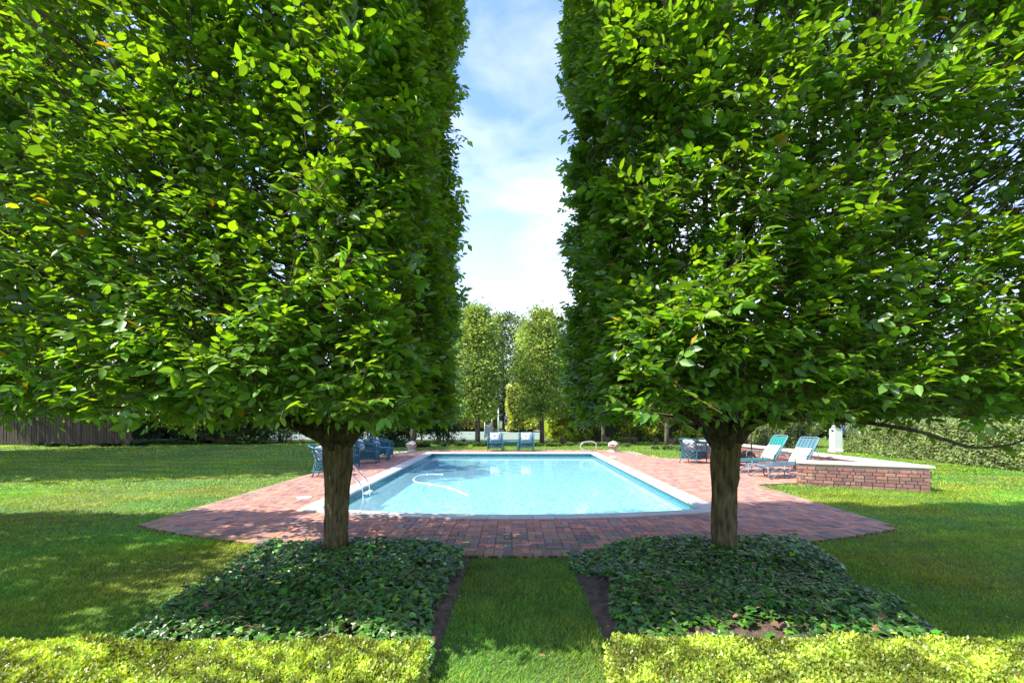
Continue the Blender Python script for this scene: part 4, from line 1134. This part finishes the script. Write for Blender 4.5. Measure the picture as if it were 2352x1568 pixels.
# ------------------------------------------------------------------ wicker armchairs
TEAL = (.022, .14, .19); TEAL2 = (.018, .10, .14)
def ush(t, v):
    """barrel shell, t 0..1 round the U from front left to front right, v 0..1 bottom to top; chair faces +X"""
    # plan
    W = .31; F = .30; Bk = -.30
    if t < .28: s = t / .28; x, y = F + (Bk * .35 - F) * s, W; 
    elif t > .72: s = (1 - t) / .28; x, y = F + (Bk * .35 - F) * s, -W
    else:
        a = PI / 2 + PI * (t - .28) / .44; x = Bk * .35 + .24 * math.cos(a) * 1.0; y = W * math.sin(a)
    bk = max(0, math.sin(PI * t)) ** 2.2
    ztop = .60 + .19 * bk
    z = .13 + (ztop - .13) * v
    fl = .10 * (2 * abs(v - .42)) ** 1.7 if v > .42 else .07 * ((.42 - v) / .42) ** 1.4     # hourglass
    x -= fl * bk * 1.25; y *= 1 + fl * (.35 + .25 * bk)
    return Vector((x, y, z))
def make_chair():
    r = empty('wicker_armchair')
    mb = MB()
    mb.tube([ush(i / 30, 1.0) for i in range(31)], .021, 8, TEAL); mb.build('rim', M_PAINT, r)
    mb = MB()
    mb.tube([ush(i / 30, 0.02) for i in range(31)], .012, 6, TEAL)
    mb.tube([(.30, .31, .13), (.30, -.31, .13)], .012, 6, TEAL); mb.tube([(.30, .31, .38), (.33, 0, .36), (.30, -.31, .38)], .014, 6, TEAL)
    mb.build('lower_rail', M_PAINT, r)
    for (t, dx, dy) in ((0, .0, 0), (1, .0, 0)):
        p = ush(t, 1); q = ush(t, 0); mb = MB()
        mb.tube(polyround([p + Vector((-.05, 0, 0)), p + Vector((.01, 0, -.01)), Vector((q.x + .01, q.y, .3)), Vector((q.x + .015, q.y, 0))], .05, 4), .016, 8, TEAL); mb.build('leg', M_PAINT, r)
    for t in (.36, .64):
        pts = [ush(t, v) for v in (1, .8, .6, .4, .2, 0)]; e = pts[-1] + (pts[-1] - pts[-2]) * 1.25; e.z = 0; mb = MB(); mb.tube(pts + [e], .015, 8, TEAL); mb.build('leg', M_PAINT, r)
    wv = MB(); NS = 14
    def rib(fn, w=.0105, c=TEAL2):
        wv.tube([fn(i / 9) for i in range(10)], w, 4, c, cap=False)
    for k in range(-NS // 2, NS + 1):
        for sgn in (1, -1):
            def f(s, k=k, sgn=sgn):
                v = s; t = (k + (s * 5.6)) / NS
                if sgn < 0: t = 1 - t
                return ush(min(1, max(0, t)), v)
            rib(f)
    # dense lower weave band
    for k in range(4):
        wv.tube([ush(i / 24, .06 + .10 * k) for i in range(25)], .007, 4, TEAL2, cap=False)
    # front panel lattice
    for k in range(9):
        for sgn in (1, -1):
            y0 = -.31 + .62 * k / 8; y1 = max(-.31, min(.31, y0 + sgn * .24)); wv.tube([(.305, y0, .13), (.305, y1, .13 + .24 * abs(y1 - y0) / .24 if abs(y1 - y0) > .01 else .14)], .008, 4, TEAL2, cap=False)
            wv.tube([(.305, y0, .37), (.305, y1, .37 - .24 * abs(y1 - y0) / .24 if abs(y1 - y0) > .01 else .36)], .008, 4, TEAL2, cap=False)
    wv.build('weave', M_PAINT, r)
    st = MB(); P = []
    for i in range(9):
        row = []
        for j in range(9):
            x = .31 - .50 * i / 8; y = (-.29 + .58 * j / 8) * (1 - .10 * (i / 8) ** 2); row.append((x, y, .385 - .02 * math.sin(PI * i / 8) * math.sin(PI * j / 8)))
        P.append(row)
    st.grid(P, TEAL); st.grid([[(a, b, c - .05) for a, b, c in rw] for rw in P], TEAL, flip=True)
    for j in range(8):
        a, b = P[0][j], P[0][j + 1]; st.add([a, b, (b[0], b[1], b[2] - .05), (a[0], a[1], a[2] - .05)], [(0, 1, 2, 3)], TEAL)
    st.build('seat', M_PAINT, r)
    return r
def pillow_mesh(w_, h_, t_, c1, c2=None, stripes=0):
    """pillow in local XZ... face normal +X, width along Y, height along Z"""
    mb = MB(); n = 22
    for side in (1, -1):
        vs = []; fs = []; cs = []
        for i in range(n + 1):
            for j in range(n + 1):
                u = -1 + 2 * i / n; v = -1 + 2 * j / n
                b = (max(0, (1 - u ** 4) * (1 - v ** 4))) ** .55
                k = 1 - .06 * (abs(u) * abs(v)) + .05 * (u * u * v * v)
                tt = t_ * b * (1 - .35 * math.exp(-(u * u + v * v) * 14))
                vs.append((side * tt / 2, u * w_ / 2 * (1 - .05 * (1 - v * v)) * k, (v * h_ / 2) * (1 - .05 * (1 - u * u)) * k + h_ / 2))
                c = c1
                if stripes and c2 and int((u + 1) * stripes) % 2: c = c2
                cs.append(c)
        for i in range(n):
            for j in range(n):
                f = (i * (n + 1) + j, i * (n + 1) + j + 1, (i + 1) * (n + 1) + j + 1, (i + 1) * (n + 1) + j); fs.append(f if side < 0 else f[::-1])
        b = len(mb.v); mb.v += vs; mb.f += [tuple(q + b for q in f) for f in fs]; mb.c += cs; mb.sm += [True] * len(fs)
    return mb
chair0 = make_chair(); used = []
GC = 'blue wicker armchairs on the patio'
pil0 = pillow_mesh(.46, .40, .17, (.74, .74, .78), (.42, .44, .56), 9).build('back_cushion', M_CLOTH); pused = []
GP = 'striped cushions on the wicker armchairs'
def chair(x, y, rz, label, clabel, tilt=.28):
    c = chair0 if not used else copy_tree(chair0); used.append(c)
    c.location = (x, y, .001); c.rotation_euler = (0, 0, rz); tag(c, label, 'armchair', GC)
    if clabel is None: return
    p = pil0 if not pused else pil0.copy()
    if pused: COL.objects.link(p)
    pused.append(p)
    d = Vector((math.cos(rz), math.sin(rz))); q = Vector((x, y)) + d * -.16
    p.location = (q.x, q.y, .39); p.rotation_euler = Matrix.Rotation(rz, 3, 'Z').to_euler()
    p.rotation_euler = (Matrix.Rotation(rz, 4, 'Z') @ Matrix.Rotation(-tilt, 4, 'Y')).to_euler()
    tag(p, clabel, 'cushion', GP)
chair(-4.72, 12.5, .10, 'blue wicker armchair showing left of the left tree trunk, nearest of the left four', 'white cushion in the blue armchair left of the left tree trunk')
chair(-4.92, 14.3, .05, 'blue wicker armchair of which only the front shows just right of the left trunk', 'white cushion in the armchair hidden behind the left trunk')
chair(-4.70, 15.75, .12, 'blue wicker armchair right of the left trunk, in front of a small side table', 'white cushion in the armchair right of the left trunk')
chair(-4.66, 17.4, .05, 'blue wicker armchair farthest back on the left patio, beside the side table', 'white cushion in the farthest armchair on the left patio')
chair(-.73, 20.95, -PI / 2 + .03, 'blue wicker armchair at the far pool end, left of the small blue table', 'striped cushion facing the pool in the left far armchair', .22)
chair(.62, 20.95, -PI / 2 - .03, 'blue wicker armchair at the far pool end, right of the small blue table', 'striped cushion facing the pool in the right far armchair', .22)
chair(5.95, 15.9, .75, 'grey blue wicker armchair with its back to the pool beside the round table', 'pale cushion in the armchair beside the round table')
chair(6.62, 15.05, 1.5, 'wicker armchair behind the right tree trunk, in front of the round table', None)
# side tables
def side_table(x, y, rz, label, w_=.42, d_=.42, h=.46):
    r = tag(empty('side_table', (x, y, 0), rz), label, 'table', 'small blue side tables')
    mb = MB(); mb.box(0, 0, h - .0125, w_, d_, .025, 0, (.03, .17, .27), .006); mb.box(0, 0, h - .05, w_ - .05, d_ - .05, .05, 0, (.03, .15, .24)); mb.build('tabletop', M_PAINT, r)
    for a in (-1, 1):
        for b in (-1, 1):
            mb = MB(); mb.tube([(a * (w_ / 2 - .03), b * (d_ / 2 - .03), 0), (a * (w_ / 2 - .03), b * (d_ / 2 - .03), h - .03)], .022, 8, (.03, .17, .27)); mb.build('leg', M_PAINT, r)
side_table(-.05, 20.95, 0, 'small blue table between the two far armchairs', .66, .42, .42)
side_table(-4.45, 16.6, .1, 'small blue table between the two armchairs on the left patio')
# round dining table
rt = tag(empty('round_table', (7.08, 16.35, 0)), 'round grey blue metal table partly hidden by the right tree trunk', 'table')
mb = MB(); mb.lathe([(.70, .665), (.725, .672), (.725, .69), (.70, .70), (.2, .70), (.02, .70)], 0, 0, 40, (.22, .32, .36)); mb.build('tabletop', M_PAINT, rt)
for k in range(4):
    a = PI / 4 + k * PI / 2 + .35; c, s = math.cos(a), math.sin(a)
    mb = MB(); mb.tube(catmull([(.62 * c, .62 * s, .66), (.48 * c, .48 * s, .58), (.46 * c, .46 * s, .45), (.47 * c, .47 * s, 0)], 4), .022, 8, (.20, .36, .44)); mb.build('leg', M_PAINT, rt)
# parasol
ps = tag(empty('patio_parasol', (7.38, 14.9, 0)), 'closed parasol with a thin bronze pole on a flat base behind the loungers', 'parasol')
mb = MB(); mb.box(0, -.1, .025, .55, .55, .05, 0, (.28, .29, .30), .008); mb.build('base', M_STONE, ps)
mb = MB(); mb.tube([(0, 0, .05), (0, 0, 2.6)], .022, 12, (.10, .075, .065)); mb.build('pole', M_PAINT, ps)
for k in range(4):
    a = k * PI / 2 + .3; mb = MB(); mb.tube(catmull([(.02 * math.cos(a), .02 * math.sin(a), .3), (.14 * math.cos(a), .14 * math.sin(a), .22), (.2 * math.cos(a), .2 * math.sin(a), .055)], 4), .012, 6, (.10, .075, .065)); mb.build('brace', M_PAINT, ps)
mb = MB(); mb.lathe([(.07, 1.75), (.11, 1.8), (.12, 2.1), (.09, 2.5), (.03, 2.72)], 0, 0, 16, (.25, .35, .30)); mb.build('canopy', M_CLOTH, ps)

# ------------------------------------------------------------------ loungers
def make_lounger(webc):
    r = empty('sun_lounger'); FR = (.15, .22, .27)
    Wd = .30; R = .013
    hinge = 1.28; ang = math.radians(58); BL = .78
    # seat frame and straps. foot at x=0, head towards +X
    mb = MB()
    for s in (-1, 1): mb.tube([(0, s * Wd, .33), (.25, s * Wd, .315), (hinge + .45, s * Wd, .315)], R, 8, FR)
    mb.tube([(0, -Wd, .33), (0, Wd, .33)], R, 8, FR); mb.tube([(hinge + .45, -Wd, .315), (hinge + .45, Wd, .315)], R, 8, FR); mb.build('frame', M_PAINT, r)
    mb = MB(); tx, tz = hinge + BL * math.cos(ang), .33 + BL * math.sin(ang)
    mb.tube(polyround([(hinge, -Wd + .02, .33), (tx, -Wd + .02, tz), (tx, Wd - .02, tz), (hinge, Wd - .02, .33)], .06, 4), R, 8, FR)
    for s in (-1, 1): mb.tube([(hinge + BL * .62 * math.cos(ang), s * (Wd - .02), .33 + BL * .62 * math.sin(ang)), (hinge + .52, s * (Wd - .03), .32)], .009, 6, FR)
    mb.build('back_frame', M_PAINT, r)
    def web(name, p0, p1, col, nx, ny=5):
        mb = MB(); p0 = Vector(p0); p1 = Vector(p1); d = p1 - p0; Ln = d.length; nv = Vector((-d.z, 0, d.x)).normalized()
        for i in range(nx):
            t0 = (i + .12) / nx; t1 = (i + .80) / nx; a = p0 + d * t0; b = p0 + d * t1
            o = nv * (.004)
            V = []
            for q in (a, b):
                for y in (-Wd + .005, Wd - .005): V.append(q + Vector((0, y, 0)) + o)
            V += [v - nv * .006 for v in V[:4]]
            mb.add(V, [(0, 1, 3, 2), (4, 6, 7, 5), (0, 2, 6, 4), (1, 5, 7, 3), (0, 4, 5, 1), (2, 3, 7, 6)], col)
        for j in range(ny):
            y = -Wd + 2 * Wd * (j + .5) / ny; hw = .028; V = []
            for i, q in enumerate((p0, p1)):
                for yy in (y - hw, y + hw): V.append(q + Vector((0, yy, 0)) + nv * .013)
            V += [v - nv * .005 for v in V[:4]]
            mb.add(V, [(0, 1, 3, 2), (4, 6, 7, 5), (0, 2, 6, 4), (1, 5, 7, 3), (0, 4, 5, 1), (2, 3, 7, 6)], tuple(c * .9 for c in col))
        mb.build(name, M_PAINT, r)
    web('seat_webbing', (.03, 0, .33), (hinge + .02, 0, .33), webc, 17)
    web('back_webbing', (hinge + .04, 0, .36), (tx - .02, 0, tz - .03), webc, 11, 6)
    for s in (-1, 1):
        y = s * (Wd + .03); mb = MB()
        mb.tube(polyround([(.52, y, .32), (.50, y, .04), (.60, y, .0), (1.0, y, .18), (1.40, y, .02), (1.72, y, .02), (1.74, y, .34)], .09, 4), R, 8, FR); mb.build('leg', M_PAINT, r)
        mb = MB(); mb.tube(polyround([(.02, y - s * .03, .33), (.02, y, .05), (.10, y, .0), (.48, y, .24)], .06, 4), R, 8, FR); mb.build('leg', M_PAINT, r)
        mb = MB(); mb.tube(polyround([(.85, y, .32), (.84, y, .52), (.95, y, .56), (1.35, y, .53), (1.55, y, .44)], .08, 4), R, 8, FR); mb.build('arm', M_PAINT, r)
        mb = MB(); mb.lathe([(.022, 0), (.024, .015), (.018, .03)], .55, y, 10, (.3, .3, .3)); mb.build('foot', M_PLASTIC, r)
    return r
for (x, y, rz, c, lb, pb_l) in ((5.95, 13.35, math.radians(11), (.02, .22, .20), 'turquoise strapped sun lounger farther from the camera, beside the parasol', 'white pillow leaning on the back of the turquoise lounger'),
                         (6.15, 12.1, math.radians(17), (.07, .17, .21), 'grey blue strapped sun lounger nearest the end of the brick wall', 'white pillow leaning on the back of the grey blue lounger')):
    o = make_lounger(c); o.location = (x, y, 0); o.rotation_euler = (0, 0, rz); tag(o, lb, 'sun lounger', 'sun loungers in the brick bay')
    for s in (1.30,):
        p = pillow_mesh(.48, .46, .15, (.80, .78, .76)).build('pillow', M_CLOTH)
        p.location = (x + 1.22 * math.cos(rz), y + 1.22 * math.sin(rz), .35)
        p.rotation_euler = (Matrix.Rotation(rz + PI, 4, 'Z') @ Matrix.Rotation(math.radians(-36), 4, 'Y')).to_euler()
        tag(p, pb_l, 'pillow', 'white pillows on the sun loungers')

# ------------------------------------------------------------------ stone urns with fruit
def make_urn():
    r = empty('stone_urn'); c = (.50, .47, .42)
    mb = MB(); mb.box(0, 0, .025, .34, .34, .05, 0, c, .008); mb.lathe([(.15, .05), (.145, .07), (.12, .085), (.13, .10)], 0, 0, 24, c); mb.build('foot', M_STONE, r)
    mb = MB(); vs = []; fs = []; n = 48; prof = [(.125, .095), (.15, .13), (.165, .18), (.18, .215), (.225, .235), (.235, .25), (.225, .262), (.12, .262)]
    for (rr, z) in prof:
        for k in range(n):
            a = 2 * PI * k / n; q = rr * (1 + (.035 * math.cos(12 * a) if z < .22 else 0)); vs.append((q * math.cos(a), q * math.sin(a), z))
    for i in range(len(prof) - 1):
        for k in range(n): fs.append((i * n + k, i * n + (k + 1) % n, (i + 1) * n + (k + 1) % n, (i + 1) * n + k))
    fs.append(tuple((len(prof) - 1) * n + k for k in range(n))); mb.add(vs, fs, (.42, .33, .26), True); mb.build('bowl', M_STONE, r)
    rr = random.Random(5); mb = MB()
    for k in range(46):
        t = rr.random(); a = rr.uniform(0, 6.28); R = .19 * math.sqrt(rr.random()); z = .27 + .17 * (1 - (R / .21) ** 2) * rr.uniform(.75, 1); s = rr.uniform(.032, .052)
        x0, y0 = R * math.cos(a), R * math.sin(a); g = rr.uniform(.85, 1.1)
        pr_ = [(s * math.sin(q) * 1.0, z + s * .85 * -math.cos(q)) for q in [PI * (.05 + .9 * i / 6) for i in range(7)]]
        mb.lathe(pr_, x0, y0, 9, (.52 * g, .50 * g, .47 * g))
    mb.build('fruit', M_STONE, r); return r
u = make_urn(); u.location = (-4.28, 20.55, 0); tag(u, 'carved stone urn heaped with stone fruit at the far left corner of the pool', 'urn', 'stone urns at the far pool corners')
u2 = copy_tree(u); u2.location = (4.27, 20.4, 0); u2.rotation_euler = (0, 0, .7); tag(u2, 'carved stone urn heaped with stone fruit at the far right corner of the pool')

# ------------------------------------------------------------------ white pier, wooden fence
gp = tag(empty('gate_pier', (13.9, 20.75, GZ)), 'white gate pier standing between the two clipped hedges', 'gate pier')
mb = MB(); mb.box(0, 0, .55, .34, .34, 1.1, 0, (.78, .77, .75), .01); mb.box(0, 0, .06, .40, .40, .12, 0, (.76, .75, .73), .01); mb.build('shaft', M_PLASTIC, gp)
mb = MB(); mb.box(0, 0, 1.125, .42, .42, .05, 0, (.78, .77, .75), .012); mb.lathe([(.12, 1.15), (.06, 1.18), (.09, 1.22), (.10, 1.27), (.06, 1.32), (.01, 1.34)], 0, 0, 16, (.5, .52, .6)); mb.build('cap', M_PLASTIC, gp)
wf = tag(empty('wooden_fence', (-25, 25.2, GZ)), 'tall weathered wooden board fence at the far left of the lawn', 'fence')
rr = random.Random(9)
mb = MB()
for k in range(74):
    x = -5.5 + k * .145; y = -(x + 5.5) * .0 + .02 * rr.random(); k_ = rr.uniform(.7, 1.2)
    mb.box(x, y, 1.15 + rr.uniform(-.03, .03), .125, .025, 2.3, 0, (.12 * k_, .095 * k_, .065 * k_), .004)
mb.build('boards', M_WOOD, wf)
for z in (.35, 1.9):
    mb = MB(); mb.box(-.2, .05, z, 10.8, .06, .09, 0, (.16, .13, .10)); mb.build('rail', M_WOOD, wf)
for k in range(5):
    mb = MB(); mb.box(-5.4 + 2.6 * k, .06, 1.2, .12, .12, 2.4, 0, (.15, .125, .095)); mb.build('post', M_WOOD, wf)

# fallen leaves
mb = MB()
RNG = np.random.default_rng(401)
n = 420; X = RNG.uniform(-6, 6, n); Y = RNG.uniform(2.9, 9, n); k = ~in_poly(X, Y, POOL_OUT); X = X[k]; Y = Y[k]; n = len(X)
onp = in_poly(X, Y, PATIO); Z = np.where(onp, .006, GZ + .05)
for bed in (BED_L, BED_R):
    b = in_poly(X, Y, bed); Z = np.where(b, bed_z(X, Y, bed) + .13, Z)
P = np.stack([X, Y, Z], 1); a = RNG.uniform(0, 6.28, n)
Ls = .036 * RNG.uniform(.4, 1.4, n); C = jitter_col((.30, .21, .11), n, .3, .2)
V, F, C = leaves(P, np.stack([np.cos(a), np.sin(a), .1 * a * 0], 1), np.stack([RNG.normal(0, .25, n), RNG.normal(0, .25, n), np.ones(n)], 1), Ls, Ls * .6, T_LEAF, C)
tag(np_mesh('fallen_leaves', V, F, C, M_FAR), 'dry brown leaves scattered over patio, path and beds', 'leaves', kind='stuff')
# litter on the bare soil margins
RNG = np.random.default_rng(402); parts = []
for bed in (BED_L, BED_R):
    n = 2600; X = RNG.uniform(-3.2, 3.7, n); Y = RNG.uniform(2.7, 5.9, n); k = in_poly(X, Y, bed) & (Y < 5.5 + .052 * X * X); X = X[k]; Y = Y[k]; n = len(X)
    P = np.stack([X, Y, bed_z(X, Y, bed) + .008], 1); a = RNG.uniform(0, 6.28, n); Ls = .022 * RNG.uniform(.4, 2.2, n)
    C = jitter_col((.15, .105, .07), n, .45, .2)
    parts.append(leaves(P, np.stack([np.cos(a), np.sin(a), RNG.normal(0, .3, n)], 1), np.stack([RNG.normal(0, .5, n), RNG.normal(0, .5, n), np.ones(n)], 1), Ls, Ls * RNG.uniform(.15, .7, n), T_DIAM, C))
V, F, C = merge(parts)
tag(np_mesh('leaf_litter', V, F, C, M_FAR), 'brown crumbs of dead leaves and bark lying on the bed soil', 'leaf litter', kind='stuff')
